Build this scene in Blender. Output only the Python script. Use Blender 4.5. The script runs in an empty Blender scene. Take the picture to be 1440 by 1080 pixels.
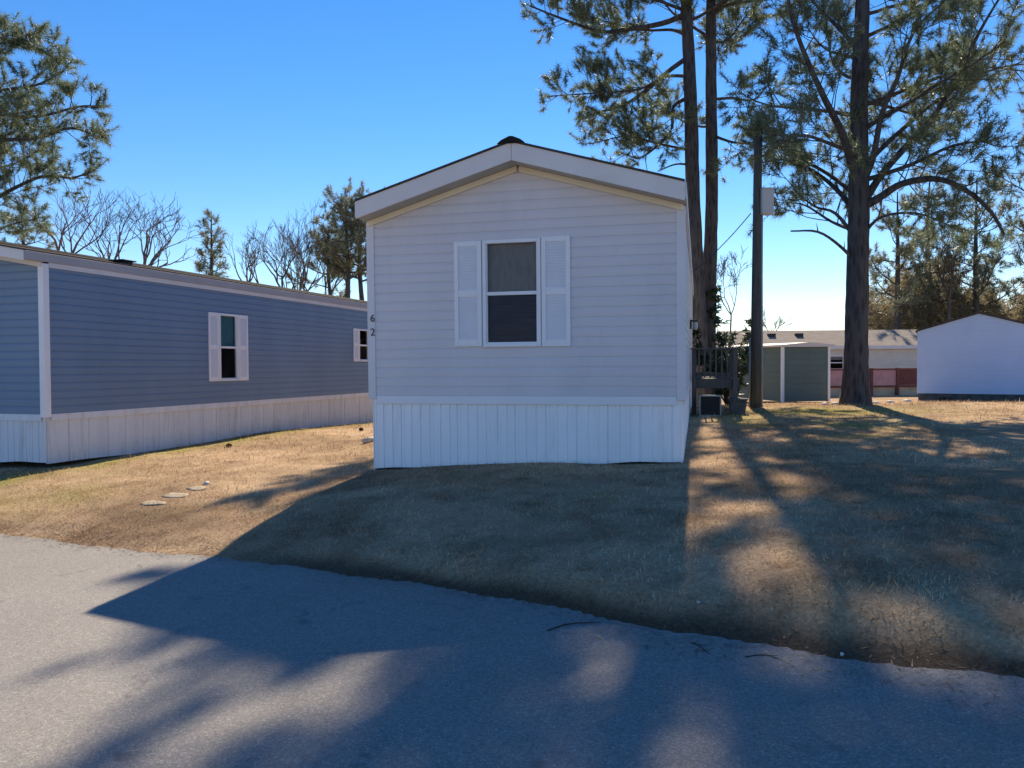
import bpy, math, random
import numpy as np
from mathutils import Vector, Matrix
R = math.radians
sc = bpy.context.scene
C = sc.collection

# ------------------------------------------------------------------ camera
F, CX, CY = 1082.0, 720.0, 540.0
CAM = Vector((0, 0, 1.646))
PITCH, ROLL = -1.96, -0.5
cam_d = bpy.data.cameras.new('camera')
cam = bpy.data.objects.new('camera', cam_d)
C.objects.link(cam)
cam_d.sensor_width = 36
cam_d.lens = F / 1440 * 36
cam_d.clip_end = 2000
CM = Matrix.Rotation(R(90 + PITCH), 3, 'X') @ Matrix.Rotation(R(ROLL), 3, 'Z')
cam.matrix_world = Matrix.Translation(CAM) @ CM.to_4x4()
sc.camera = cam

# ------------------------------------------------------------------ sky and sun
SUN_AZ, SUN_EL = 13.1, 39.4          # azimuth measured clockwise from +Y
w = bpy.data.worlds.new('World')
sc.world = w
w.use_nodes = True
wn = w.node_tree
wn.nodes.clear()
sky = wn.nodes.new('ShaderNodeTexSky')
sky.sky_type = 'NISHITA'
sky.sun_disc = False
sky.sun_elevation = R(SUN_EL)
sky.sun_rotation = R(SUN_AZ)
sky.air_density = 1.0
sky.dust_density = 0.0
sky.ozone_density = 2.6
hs = wn.nodes.new('ShaderNodeHueSaturation')
hs.inputs['Saturation'].default_value = 1.32
bg = wn.nodes.new('ShaderNodeBackground')
bg.inputs['Strength'].default_value = 0.084
wo = wn.nodes.new('ShaderNodeOutputWorld')
wn.links.new(sky.outputs[0], hs.inputs['Color'])
tint = wn.nodes.new('ShaderNodeMix'); tint.data_type = 'RGBA'; tint.blend_type = 'MULTIPLY'
tint.inputs[0].default_value = 1.0; tint.inputs[7].default_value = (0.94, 0.94, 1.06, 1)
wn.links.new(hs.outputs[0], tint.inputs[6])
wn.links.new(tint.outputs[2], bg.inputs[0])
wn.links.new(bg.outputs[0], wo.inputs[0])

sun_d = bpy.data.lights.new('sun', 'SUN')
sun_d.energy = 5.0
sun_d.angle = R(0.53)
sun_d.color = (1.0, 0.84, 0.63)
sun = bpy.data.objects.new('sun', sun_d)
C.objects.link(sun)
sdir = Vector((math.sin(R(SUN_AZ)) * math.cos(R(SUN_EL)), math.cos(R(SUN_AZ)) * math.cos(R(SUN_EL)), math.sin(R(SUN_EL))))
sun.rotation_euler = sdir.to_track_quat('Z', 'Y').to_euler()

sc.view_settings.view_transform = 'Standard'
sc.view_settings.look = 'None'
sc.view_settings.exposure = 0.87
sc.view_settings.gamma = 1.0

rng = random.Random(11)
nrng = np.random.default_rng(7)

# ------------------------------------------------------------------ helpers
def pix(px, py, Y):
    """world point seen at a photo pixel at world distance Y"""
    d = CM @ Vector(((px - CX) / F, (CY - py) / F, -1.0))
    t = Y / d.y
    return CAM + d * t

def sm(t):
    t = np.clip(t, 0, 1)
    return t * t * (3 - 2 * t)

def edge_off(x):
    e = np.interp(x, [-30, -12, -5.5, -4, -2.7, -1.6, -0.65, 0.13, 0.75, 1.3, 1.75, 2.4, 8, 30],
                  [5.9, 5.55, 5.36, 5.26, 5.2, 5.085, 4.93, 4.69, 4.47, 4.365, 4.28, 4.23, 4.2, 4.2])
    return e + 0.02 * np.sin(x * 2.3 + 1.0) + 0.02 * np.sin(x * 6.1) + 0.012 * np.sin(x * 17.0 + 2)

def road_v(x, y):
    return 0.399 * x + 0.917 * y - edge_off(x)

def zplane(x):
    return 0.30 * np.tanh(x / 6.0)

def road_z(x, y):
    return zplane(x)

def ground_z(x, y):
    x = np.asarray(x, float); y = np.asarray(y, float)
    v = road_v(x, y)
    bank = 0.045 + 0.055 * sm((x + 2.5) / 3.0)
    up = bank * sm(v / 0.45) + (0.19 - 0.05 * sm((x + 1.0) / 3.0)) * sm((v + 0.3) / 2.5) * sm(v / 0.3)
    v2 = -(0.399 * x + 0.917 * y) - 2.2           # far side of the road, behind the viewer
    up2 = 0.12 * sm(v2 / 1.2)
    o = np.where(v > 0, up, np.where(v2 > 0, up2, -0.06 * sm(-v / 0.25) * sm(-v2 / 0.25)))
    fall = -0.055 * np.clip(y - 17.5, 0, 13)
    n = 0.018 * np.sin(x * 1.3 + 0.5 * y) * np.sin(y * 1.1 - 0.4 * x) + 0.008 * np.sin(x * 4.1 + y * 2.2) * np.sin(y * 3.7)
    n = n * sm(v / 0.8)
    return zplane(x) + o + fall + n

def gz(x, y):
    return float(ground_z(x, y))

class MB:
    def __init__(s):
        s.v = []; s.f = []
    def quad(s, a, b, c, d):
        i = len(s.v); s.v += [tuple(a), tuple(b), tuple(c), tuple(d)]; s.f.append((i, i+1, i+2, i+3))
    def poly(s, pts):
        i = len(s.v); s.v += [tuple(p) for p in pts]; s.f.append(tuple(range(i, i+len(pts))))
    def box(s, x0, x1, y0, y1, z0, z1, M=None):
        i = len(s.v)
        P = [(x0,y0,z0),(x1,y0,z0),(x1,y1,z0),(x0,y1,z0),(x0,y0,z1),(x1,y0,z1),(x1,y1,z1),(x0,y1,z1)]
        if M is not None: P = [tuple(M @ Vector(p)) for p in P]
        s.v += P
        s.f += [(i,i+3,i+2,i+1),(i+4,i+5,i+6,i+7),(i,i+1,i+5,i+4),(i+1,i+2,i+6,i+5),(i+2,i+3,i+7,i+6),(i+3,i,i+4,i+7)]
    def prism(s, prof, d):
        """closed profile (list of 3D points), extruded along vector d"""
        i = len(s.v); n = len(prof); d = Vector(d)
        s.v += [tuple(p) for p in prof] + [tuple(Vector(p) + d) for p in prof]
        s.f.append(tuple(range(i+n-1, i-1, -1))); s.f.append(tuple(range(i+n, i+2*n)))
        for k in range(n):
            s.f.append((i+k, i+(k+1)%n, i+n+(k+1)%n, i+n+k))
    def tube(s, pts, rad, n=6, cap=True, lump=0.0):
        pts = [Vector(p) for p in pts]
        i0 = len(s.v); m = len(pts)
        ref = Vector((0.13, 0.31, 0.94))
        for k, p in enumerate(pts):
            t = (pts[min(k+1, m-1)] - pts[max(k-1, 0)])
            if t.length < 1e-9: t = Vector((0,0,1))
            t.normalize()
            r_ = ref if abs(t.dot(ref)) < 0.93 else Vector((1, 0.1, 0))
            a = t.cross(r_).normalized(); b = t.cross(a)
            for q in range(n):
                th = 2*math.pi*q/n
                rr = rad[k] * (1 + (rng.uniform(-lump, lump) if lump else 0))
                s.v.append(tuple(p + a*(rr*math.cos(th)) + b*(rr*math.sin(th))))
        for k in range(m-1):
            for q in range(n):
                s.f.append((i0+k*n+q, i0+k*n+(q+1)%n, i0+(k+1)*n+(q+1)%n, i0+(k+1)*n+q))
        if cap:
            s.f.append(tuple(i0+q for q in range(n-1, -1, -1)))
            s.f.append(tuple(i0+(m-1)*n+q for q in range(n)))
    def build(s, name, m, parent=None, smooth=False, loc=None, bevel=0):
        me = bpy.data.meshes.new(name)
        me.from_pydata(s.v, [], s.f)
        me.materials.append(m)
        if smooth:
            me.polygons.foreach_set('use_smooth', [True]*len(me.polygons))
        me.update()
        o = bpy.data.objects.new(name, me)
        C.objects.link(o)
        if parent is not None: o.parent = parent
        if loc is not None: o.location = loc
        if bevel:
            b = o.modifiers.new('bevel', 'BEVEL'); b.width = bevel; b.segments = 2; b.limit_method = 'ANGLE'
        return o

def tri_soup(name, T, m, parent=None):
    """T: (n,3,3) array of loose triangles -> one mesh"""
    n = len(T)
    me = bpy.data.meshes.new(name)
    me.vertices.add(n*3); me.loops.add(n*3); me.polygons.add(n)
    me.vertices.foreach_set('co', np.ascontiguousarray(T, dtype=np.float32).ravel())
    me.loops.foreach_set('vertex_index', np.arange(n*3, dtype=np.int32))
    me.polygons.foreach_set('loop_start', np.arange(0, n*3, 3, dtype=np.int32))
    me.polygons.foreach_set('loop_total', np.full(n, 3, dtype=np.int32))
    me.materials.append(m)
    me.update(calc_edges=True)
    o = bpy.data.objects.new(name, me); C.objects.link(o)
    if parent is not None: o.parent = parent
    return o

def thing(name, label, cat, loc=(0,0,0), rz=0, group=None):
    o = bpy.data.objects.new(name, None); C.objects.link(o)
    o.empty_display_size = 0.3
    o.location = loc; o.rotation_euler = (0, 0, rz)
    o['label'] = label; o['category'] = cat
    if group: o['group'] = group
    return o

def tag(o, label, cat, group=None, kind=None):
    if label: o['label'] = label
    if cat: o['category'] = cat
    if group: o['group'] = group
    if kind: o['kind'] = kind
    return o

# ------------------------------------------------------------------ materials
def new_mat(name):
    m = bpy.data.materials.new(name); m.use_nodes = True
    nt = m.node_tree; b = nt.nodes['Principled BSDF']
    return m, nt, b

def noise(nt, scale, detail=4, rough=0.55, coord='Object', vec=None, dist=0.0):
    n = nt.nodes.new('ShaderNodeTexNoise')
    n.inputs['Scale'].default_value = scale; n.inputs['Detail'].default_value = detail
    n.inputs['Roughness'].default_value = rough; n.inputs['Distortion'].default_value = dist
    if vec is None:
        tc = nt.nodes.new('ShaderNodeTexCoord'); vec = tc.outputs[coord]
    nt.links.new(vec, n.inputs['Vector'])
    return n

def stretch(nt, scale, coord='Object'):
    tc = nt.nodes.new('ShaderNodeTexCoord'); mp = nt.nodes.new('ShaderNodeMapping')
    mp.inputs['Scale'].default_value = scale
    nt.links.new(tc.outputs[coord], mp.inputs['Vector'])
    return mp.outputs[0]

def ramp(nt, src, stops):
    r = nt.nodes.new('ShaderNodeValToRGB')
    e = r.color_ramp.elements
    while len(e) < len(stops): e.new(0.5)
    for k, (p, c) in enumerate(stops):
        e[k].position = p
        e[k].color = (*c, 1) if len(c) == 3 else c
    nt.links.new(src, r.inputs['Fac'])
    return r

def mix(nt, fac, a, b, mode='MIX'):
    m = nt.nodes.new('ShaderNodeMix'); m.data_type = 'RGBA'; m.blend_type = mode
    for sock, val in ((m.inputs[0], fac), (m.inputs[6], a), (m.inputs[7], b)):
        if isinstance(val, (int, float)): sock.default_value = val
        elif isinstance(val, tuple): sock.default_value = (*val, 1)
        else: nt.links.new(val, sock)
    return m.outputs[2]

def bump(nt, b, src, strength, dist=0.01):
    n = nt.nodes.new('ShaderNodeBump'); n.inputs['Strength'].default_value = strength
    n.inputs['Distance'].default_value = dist
    nt.links.new(src, n.inputs['Height']); nt.links.new(n.outputs[0], b.inputs['Normal'])
    return n

def mat_plain(name, col, rough=0.6, var=0.12, scale=3.0, spec=0.3, metal=0.0, dirt=None, bmp=0.0, streak=None):
    m, nt, b = new_mat(name)
    vec = stretch(nt, streak) if streak else None
    n = noise(nt, scale, 5, vec=vec)
    lo = tuple(c*(1-var) for c in col); hi = tuple(min(1, c*(1+var)) for c in col)
    c = ramp(nt, n.outputs[0], [(0.3, lo), (0.7, hi)]).outputs[0]
    if dirt:
        n2 = noise(nt, dirt[1], 6, 0.7, vec=vec)
        f = ramp(nt, n2.outputs[0], [(dirt[2], (0,0,0)), (min(1, dirt[2]+0.22), (1,1,1))])
        ml = nt.nodes.new('ShaderNodeMath'); ml.operation = 'MULTIPLY'; ml.inputs[1].default_value = dirt[3]
        nt.links.new(f.outputs[0], ml.inputs[0])
        c = mix(nt, ml.outputs[0], c, dirt[0])
    nt.links.new(c, b.inputs['Base Color'])
    b.inputs['Roughness'].default_value = rough
    b.inputs['Specular IOR Level'].default_value = spec
    b.inputs['Metallic'].default_value = metal
    if bmp:
        bump(nt, b, noise(nt, 60, 4).outputs[0], bmp, 0.004)
    return m

M = {}
# vinyl siding / trim
M['pale_vinyl'] = mat_plain('pale_vinyl', (0.65, 0.63, 0.67), 0.5, 0.05, 1.4, 0.35, dirt=((0.36, 0.36, 0.36), 2.2, 0.55, 0.22), streak=(1, 1, 0.35))
M['post_vinyl'] = mat_plain('post_vinyl', (0.70, 0.685, 0.72), 0.5, 0.05, 1.4, 0.35)
M['blue_vinyl'] = mat_plain('blue_vinyl', (0.17, 0.25, 0.365), 0.5, 0.07, 1.2, 0.3, dirt=((0.2, 0.24, 0.3), 1.6, 0.55, 0.3), streak=(1, 1, 0.35))
M['white_skirt'] = mat_plain('white_skirt', (0.88, 0.90, 0.94), 0.5, 0.03, 2.0, 0.3, dirt=((0.42, 0.40, 0.35), 3.0, 0.58, 0.3), streak=(1.6, 1.6, 0.25))
M['grey_skirt'] = mat_plain('grey_skirt', (0.72, 0.735, 0.78), 0.6, 0.06, 2.0, 0.25, dirt=((0.33, 0.30, 0.25), 3.5, 0.52, 0.45), streak=(1.8, 1.8, 0.2))
M['white_trim'] = mat_plain('white_trim', (0.80, 0.81, 0.85), 0.45, 0.04, 2.0, 0.35, dirt=((0.5, 0.5, 0.48), 5.0, 0.6, 0.2))
M['shutter_panel'] = mat_plain('shutter_panel', (0.73, 0.75, 0.81), 0.5, 0.04, 3.0, 0.3)
M['grey_fascia'] = mat_plain('grey_fascia', (0.70, 0.68, 0.68), 0.5, 0.05, 2.0, 0.3, dirt=((0.40, 0.38, 0.34), 3.0, 0.55, 0.3))
M['dull_fascia'] = mat_plain('dull_fascia', (0.40, 0.395, 0.41), 0.55, 0.06, 2.0, 0.25, dirt=((0.28, 0.26, 0.24), 3.0, 0.55, 0.4))
M['cream_trim'] = mat_plain('cream_trim', (0.80, 0.73, 0.58), 0.5, 0.04, 2.0, 0.3)
M['soffit'] = mat_plain('soffit', (0.46, 0.46, 0.44), 0.7, 0.06, 3.0, 0.2)
M['dark_interior'] = mat_plain('dark_interior', (0.045, 0.04, 0.05), 0.9, 0.2, 3.0, 0.1)
M['screen'] = mat_plain('screen', (0.075, 0.07, 0.095), 0.9, 0.25, 5.0, 0.1, streak=(0.6, 1, 9))
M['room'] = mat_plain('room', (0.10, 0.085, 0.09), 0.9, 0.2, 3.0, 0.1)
M['curtain'] = mat_plain('curtain', (0.33, 0.29, 0.26), 0.9, 0.12, 7.0, 0.1, streak=(3, 3, 1))
M['blind'] = mat_plain('blind', (0.10, 0.27, 0.30), 0.8, 0.12, 3.0, 0.2)
M['black_metal'] = mat_plain('black_metal', (0.022, 0.022, 0.025), 0.5, 0.2, 8.0, 0.3)
M['digit_grey'] = mat_plain('digit_grey', (0.075, 0.065, 0.075), 0.5, 0.2, 8.0, 0.3)
M['black_cap'] = mat_plain('black_cap', (0.022, 0.020, 0.022), 0.9, 0.3, 30.0, 0.1)
M['weathered_wood'] = mat_plain('weathered_wood', (0.125, 0.115, 0.11), 0.85, 0.25, 6.0, 0.1, streak=(8, 8, 0.6))
M['pole_wood'] = mat_plain('pole_wood', (0.09, 0.092, 0.08), 0.9, 0.3, 10.0, 0.1, streak=(3, 3, 0.15), bmp=0.4)
M['galv'] = mat_plain('galv', (0.30, 0.31, 0.33), 0.5, 0.1, 6.0, 0.4, metal=0.3)
M['box_grey'] = mat_plain('box_grey', (0.50, 0.50, 0.50), 0.5, 0.06, 3.0, 0.3, dirt=((0.25, 0.2, 0.15), 6, 0.6, 0.3))
M['green_vinyl'] = mat_plain('green_vinyl', (0.115, 0.16, 0.15), 0.6, 0.08, 2.0, 0.25)
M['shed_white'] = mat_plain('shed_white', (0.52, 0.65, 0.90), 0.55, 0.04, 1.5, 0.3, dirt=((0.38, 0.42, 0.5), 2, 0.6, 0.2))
M['foundation'] = mat_plain('foundation', (0.10, 0.105, 0.105), 0.9, 0.3, 6.0, 0.1)
M['red_paint'] = mat_plain('red_paint', (0.15, 0.05, 0.048), 0.6, 0.2, 5.0, 0.3)
M['pink_panel'] = mat_plain('pink_panel', (0.50, 0.28, 0.29), 0.7, 0.15, 3.0, 0.2)
M['beige'] = mat_plain('beige', (0.46, 0.41, 0.31), 0.8, 0.15, 3.0, 0.2)
M['home_white'] = mat_plain('home_white', (0.66, 0.60, 0.53), 0.6, 0.06, 2.0, 0.3)
M['stone'] = mat_plain('stone', (0.33, 0.28, 0.21), 0.9, 0.25, 9.0, 0.2, bmp=0.5)
M['white_stone'] = mat_plain('white_stone', (0.55, 0.53, 0.50), 0.8, 0.15, 9.0, 0.2, bmp=0.4)
M['twig'] = mat_plain('twig', (0.07, 0.05, 0.035), 0.9, 0.3, 12.0, 0.1)
M['cone'] = mat_plain('cone', (0.12, 0.07, 0.04), 0.9, 0.3, 12.0, 0.1)
M['bare_bark'] = mat_plain('bare_bark', (0.125, 0.11, 0.105), 0.95, 0.3, 5.0, 0.1)
M['red_bark'] = mat_plain('red_bark', (0.16, 0.105, 0.095), 0.95, 0.3, 5.0, 0.1)

def mat_shingle(name, a, bcol):
    m, nt, b = new_mat(name)
    vec = stretch(nt, (1, 1, 1))
    br = nt.nodes.new('ShaderNodeTexBrick')
    nt.links.new(vec, br.inputs['Vector'])
    br.inputs['Scale'].default_value = 1.0
    br.inputs['Brick Width'].default_value = 0.3; br.inputs['Row Height'].default_value = 0.14
    br.inputs['Mortar Size'].default_value = 0.008
    br.inputs['Color1'].default_value = (*a, 1); br.inputs['Color2'].default_value = (*bcol, 1)
    br.inputs['Mortar'].default_value = (a[0]*0.4, a[1]*0.4, a[2]*0.4, 1)
    n = noise(nt, 4, 6, 0.7)
    c = mix(nt, 0.35, br.outputs[0], ramp(nt, n.outputs[0], [(0.35, a), (0.65, bcol)]).outputs[0])
    nt.links.new(c, b.inputs['Base Color']); b.inputs['Roughness'].default_value = 0.95
    b.inputs['Specular IOR Level'].default_value = 0.1
    bump(nt, b, noise(nt, 150, 3).outputs[0], 0.5, 0.004)
    return m
M['shingle'] = mat_shingle('shingle', (0.058, 0.053, 0.05), (0.09, 0.08, 0.072))
M['tan_shingle'] = mat_shingle('tan_shingle', (0.24, 0.21, 0.185), (0.33, 0.285, 0.24))

def mat_glass(name):
    m, nt, b = new_mat(name)
    nt.nodes.remove(b)
    out = nt.nodes['Material Output']
    tr = nt.nodes.new('ShaderNodeBsdfTransparent'); tr.inputs[0].default_value = (0.75, 0.80, 0.84, 1)
    gl = nt.nodes.new('ShaderNodeBsdfGlossy'); gl.inputs['Roughness'].default_value = 0.015
    fr = nt.nodes.new('ShaderNodeFresnel'); fr.inputs['IOR'].default_value = 1.16
    bp = nt.nodes.new('ShaderNodeBump'); bp.inputs['Strength'].default_value = 0.03; bp.inputs['Distance'].default_value = 0.02
    nt.links.new(noise(nt, 2.5, 2).outputs[0], bp.inputs['Height'])
    nt.links.new(bp.outputs[0], gl.inputs['Normal'])
    mx = nt.nodes.new('ShaderNodeMixShader')
    nt.links.new(fr.outputs[0], mx.inputs[0]); nt.links.new(tr.outputs[0], mx.inputs[1]); nt.links.new(gl.outputs[0], mx.inputs[2])
    nt.links.new(mx.outputs[0], out.inputs['Surface'])
    return m
M['glass'] = mat_glass('window_glass')

def mat_bark(name, lo, hi):
    m, nt, b = new_mat(name)
    vec = stretch(nt, (1, 1, 0.22))
    vo = nt.nodes.new('ShaderNodeTexVoronoi'); vo.inputs['Scale'].default_value = 12
    nt.links.new(vec, vo.inputs['Vector'])
    n = noise(nt, 7, 6, 0.7, vec=vec)
    f = mix(nt, 0.5, vo.outputs['Distance'], n.outputs[0])
    c = ramp(nt, f, [(0.25, lo), (0.6, hi)]).outputs[0]
    nt.links.new(c, b.inputs['Base Color']); b.inputs['Roughness'].default_value = 0.95
    b.inputs['Specular IOR Level'].default_value = 0.1
    bump(nt, b, f, 1.0, 0.04)
    return m
M['pine_bark'] = mat_bark('pine_bark', (0.032, 0.032, 0.034), (0.092, 0.088, 0.09))

def mat_needles(name, cols, trans=0.35):
    m, nt, b = new_mat(name)
    nt.nodes.remove(b); out = nt.nodes['Material Output']
    g = nt.nodes.new('ShaderNodeNewGeometry')
    n = noise(nt, 0.9, 3)
    ad = nt.nodes.new('ShaderNodeMath'); ad.operation = 'MULTIPLY_ADD'
    ad.inputs[1].default_value = 0.5
    nt.links.new(g.outputs['Random Per Island'], ad.inputs[0])
    m2 = nt.nodes.new('ShaderNodeMath'); m2.operation = 'MULTIPLY'; m2.inputs[1].default_value = 0.55
    nt.links.new(n.outputs[0], m2.inputs[0]); nt.links.new(m2.outputs[0], ad.inputs[2])
    c = ramp(nt, ad.outputs[0], cols).outputs[0]
    d = nt.nodes.new('ShaderNodeBsdfPrincipled'); t = nt.nodes.new('ShaderNodeBsdfTranslucent')
    d.inputs['Roughness'].default_value = 0.45; d.inputs['Specular IOR Level'].default_value = 0.4
    nt.links.new(c, d.inputs['Base Color']); nt.links.new(c, t.inputs[0])
    mx = nt.nodes.new('ShaderNodeMixShader'); mx.inputs[0].default_value = trans
    nt.links.new(d.outputs[0], mx.inputs[1]); nt.links.new(t.outputs[0], mx.inputs[2])
    nt.links.new(mx.outputs[0], out.inputs['Surface'])
    return m
M['needles'] = mat_needles('pine_needles', [(0.12, (0.08, 0.115, 0.08)), (0.45, (0.15, 0.195, 0.125)), (0.8, (0.22, 0.265, 0.15)), (0.97, (0.30, 0.25, 0.15))], 0.45)
M['far_needles'] = mat_needles('far_pine_needles', [(0.12, (0.11, 0.14, 0.10)), (0.5, (0.20, 0.23, 0.15)), (0.93, (0.32, 0.29, 0.19))], 0.45)  # brightened greens carry the haze over the distant crowns
M['dark_leaf'] = mat_needles('dark_leaf', [(0.1, (0.02, 0.035, 0.02)), (0.6, (0.045, 0.07, 0.032)), (0.9, (0.10, 0.12, 0.04))], 0.25)
M['brush'] = mat_needles('winter_brush', [(0.1, (0.16, 0.145, 0.10)), (0.5, (0.26, 0.235, 0.15)), (0.9, (0.34, 0.28, 0.19))], 0.45)

# lawn colours, shared by soil sheet and blades (patches at metre scale in world space)
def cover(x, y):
    """what grows where: bare soil and painted turf-lip shade along the pavement, greener tufts in known spots"""
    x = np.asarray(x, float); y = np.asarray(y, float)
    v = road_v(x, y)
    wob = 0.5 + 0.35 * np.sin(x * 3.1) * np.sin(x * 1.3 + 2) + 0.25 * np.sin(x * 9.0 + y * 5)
    bare = np.exp(-(np.maximum(v - 0.10, 0) / (0.06 + 0.10 * wob)) ** 2) * sm((x + 3.2) / 1.8)  # dark strip: exposed soil, with the shade under the turf lip painted in
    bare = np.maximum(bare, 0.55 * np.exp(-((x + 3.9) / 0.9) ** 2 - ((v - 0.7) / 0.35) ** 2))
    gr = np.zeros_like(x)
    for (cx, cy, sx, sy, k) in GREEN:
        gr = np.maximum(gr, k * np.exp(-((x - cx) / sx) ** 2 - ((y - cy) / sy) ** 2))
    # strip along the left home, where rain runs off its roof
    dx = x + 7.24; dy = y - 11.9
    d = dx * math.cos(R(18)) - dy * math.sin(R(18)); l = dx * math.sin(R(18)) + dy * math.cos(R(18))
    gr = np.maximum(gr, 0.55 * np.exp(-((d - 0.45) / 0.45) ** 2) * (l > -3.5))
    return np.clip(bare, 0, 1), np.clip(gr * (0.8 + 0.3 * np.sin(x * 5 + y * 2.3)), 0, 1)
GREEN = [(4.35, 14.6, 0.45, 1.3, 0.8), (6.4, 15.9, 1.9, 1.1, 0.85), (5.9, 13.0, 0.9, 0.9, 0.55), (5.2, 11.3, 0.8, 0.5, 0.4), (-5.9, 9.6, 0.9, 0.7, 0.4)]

def lawn_colour(nt):
    big = noise(nt, 0.42, 4, 0.6, dist=0.6)
    mid = noise(nt, 2.6, 6, 0.7)
    green = noise(nt, 0.75, 3, 0.5, dist=0.3)
    straw = ramp(nt, mid.outputs[0], [(0.28, (0.45, 0.31, 0.19)), (0.5, (0.76, 0.56, 0.36)), (0.75, (0.86, 0.67, 0.45))]).outputs[0]
    brown = ramp(nt, big.outputs[0], [(0.36, (1, 1, 1)), (0.62, (0.60, 0.57, 0.56))]).outputs[0]
    c = mix(nt, 1.0, straw, brown, 'MULTIPLY')
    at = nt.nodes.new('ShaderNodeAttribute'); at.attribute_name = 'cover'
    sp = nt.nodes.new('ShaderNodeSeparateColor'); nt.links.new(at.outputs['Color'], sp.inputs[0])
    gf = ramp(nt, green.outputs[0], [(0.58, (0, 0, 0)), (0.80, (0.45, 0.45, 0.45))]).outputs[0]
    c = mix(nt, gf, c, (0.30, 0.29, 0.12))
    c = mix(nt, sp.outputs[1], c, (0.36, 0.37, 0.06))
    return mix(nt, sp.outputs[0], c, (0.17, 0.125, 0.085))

def mat_soil():
    m, nt, b = new_mat('lawn_thatch')
    c = lawn_colour(nt)
    fine = noise(nt, 38, 6, 0.75)
    c = mix(nt, 0.75, c, ramp(nt, fine.outputs[0], [(0.3, (0.22, 0.20, 0.19)), (0.66, (0.85, 0.83, 0.81))]).outputs[0], 'MULTIPLY')
    nt.links.new(c, b.inputs['Base Color']); b.inputs['Roughness'].default_value = 1
    b.inputs['Specular IOR Level'].default_value = 0.05
    bump(nt, b, noise(nt, 30, 6, 0.8).outputs[0], 0.9, 0.03)
    return m
M['soil'] = mat_soil()

def mat_blade():
    m, nt, b = new_mat('dry_blades')
    nt.nodes.remove(b); out = nt.nodes['Material Output']
    c = lawn_colour(nt)
    g = nt.nodes.new('ShaderNodeNewGeometry')
    rr = ramp(nt, g.outputs['Random Per Island'], [(0.0, (0.40, 0.37, 0.35)), (0.5, (0.95, 0.95, 0.95)), (0.85, (1.25, 1.22, 1.16)), (1.0, (1.45, 1.42, 1.35))]).outputs[0]
    c = mix(nt, 1.0, c, rr, 'MULTIPLY')
    d = nt.nodes.new('ShaderNodeBsdfDiffuse'); t = nt.nodes.new('ShaderNodeBsdfTranslucent')
    nt.links.new(c, d.inputs[0]); nt.links.new(c, t.inputs[0])
    mx = nt.nodes.new('ShaderNodeMixShader'); mx.inputs[0].default_value = 0.3
    nt.links.new(d.outputs[0], mx.inputs[1]); nt.links.new(t.outputs[0], mx.inputs[2])
    nt.links.new(mx.outputs[0], out.inputs['Surface'])
    return m
M['blade'] = mat_blade()
M['straw_litter'] = mat_needles('pine_straw', [(0.1, (0.04, 0.03, 0.02)), (0.5, (0.09, 0.06, 0.04)), (0.9, (0.16, 0.11, 0.07))], 0.1)

def mat_road():
    m, nt, b = new_mat('worn_asphalt')
    fine = noise(nt, 170, 3, 0.6)
    mid = noise(nt, 34, 5, 0.7)
    big = noise(nt, 0.55, 4, 0.6)
    base = ramp(nt, big.outputs[0], [(0.3, (0.225, 0.213, 0.198)), (0.7, (0.265, 0.252, 0.235))]).outputs[0]
    base = mix(nt, 0.7, base, ramp(nt, mid.outputs[0], [(0.28, (0.78, 0.78, 0.79)), (0.5, (1.0, 1.0, 1.0)), (0.72, (1.2, 1.2, 1.19))]).outputs[0], 'MULTIPLY')
    base = mix(nt, 0.6, base, ramp(nt, fine.outputs[0], [(0.3, (0.6, 0.6, 0.6)), (0.55, (1.0, 1.0, 1.0)), (0.78, (1.7, 1.7, 1.65))]).outputs[0], 'MULTIPLY')
    vo = nt.nodes.new('ShaderNodeTexVoronoi'); vo.inputs['Scale'].default_value = 115
    tc = nt.nodes.new('ShaderNodeTexCoord'); nt.links.new(tc.outputs['Object'], vo.inputs['Vector'])
    sp_ = nt.nodes.new('ShaderNodeSeparateColor'); nt.links.new(vo.outputs['Color'], sp_.inputs[0])
    base = mix(nt, 0.45, base, ramp(nt, sp_.outputs[0], [(0.05, (0.55, 0.55, 0.56)), (0.45, (0.95, 0.95, 0.95)), (0.85, (1.15, 1.15, 1.13)), (0.97, (1.9, 1.88, 1.8))]).outputs[0], 'MULTIPLY')
    st = noise(nt, 2.6, 5, 0.6, dist=0.4)
    stf = ramp(nt, st.outputs[0], [(0.63, (0, 0, 0)), (0.70, (0.6, 0.6, 0.6))]).outputs[0]
    base = mix(nt, stf, base, (0.10, 0.10, 0.105))
    # grit and soil washed onto the pavement near its edge
    nt.links.new(base, b.inputs['Base Color']); b.inputs['Roughness'].default_value = 0.85
    b.inputs['Specular IOR Level'].default_value = 0.25
    bump(nt, b, fine.outputs[0], 0.5, 0.006)
    return m
M['road'] = mat_road()

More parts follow.
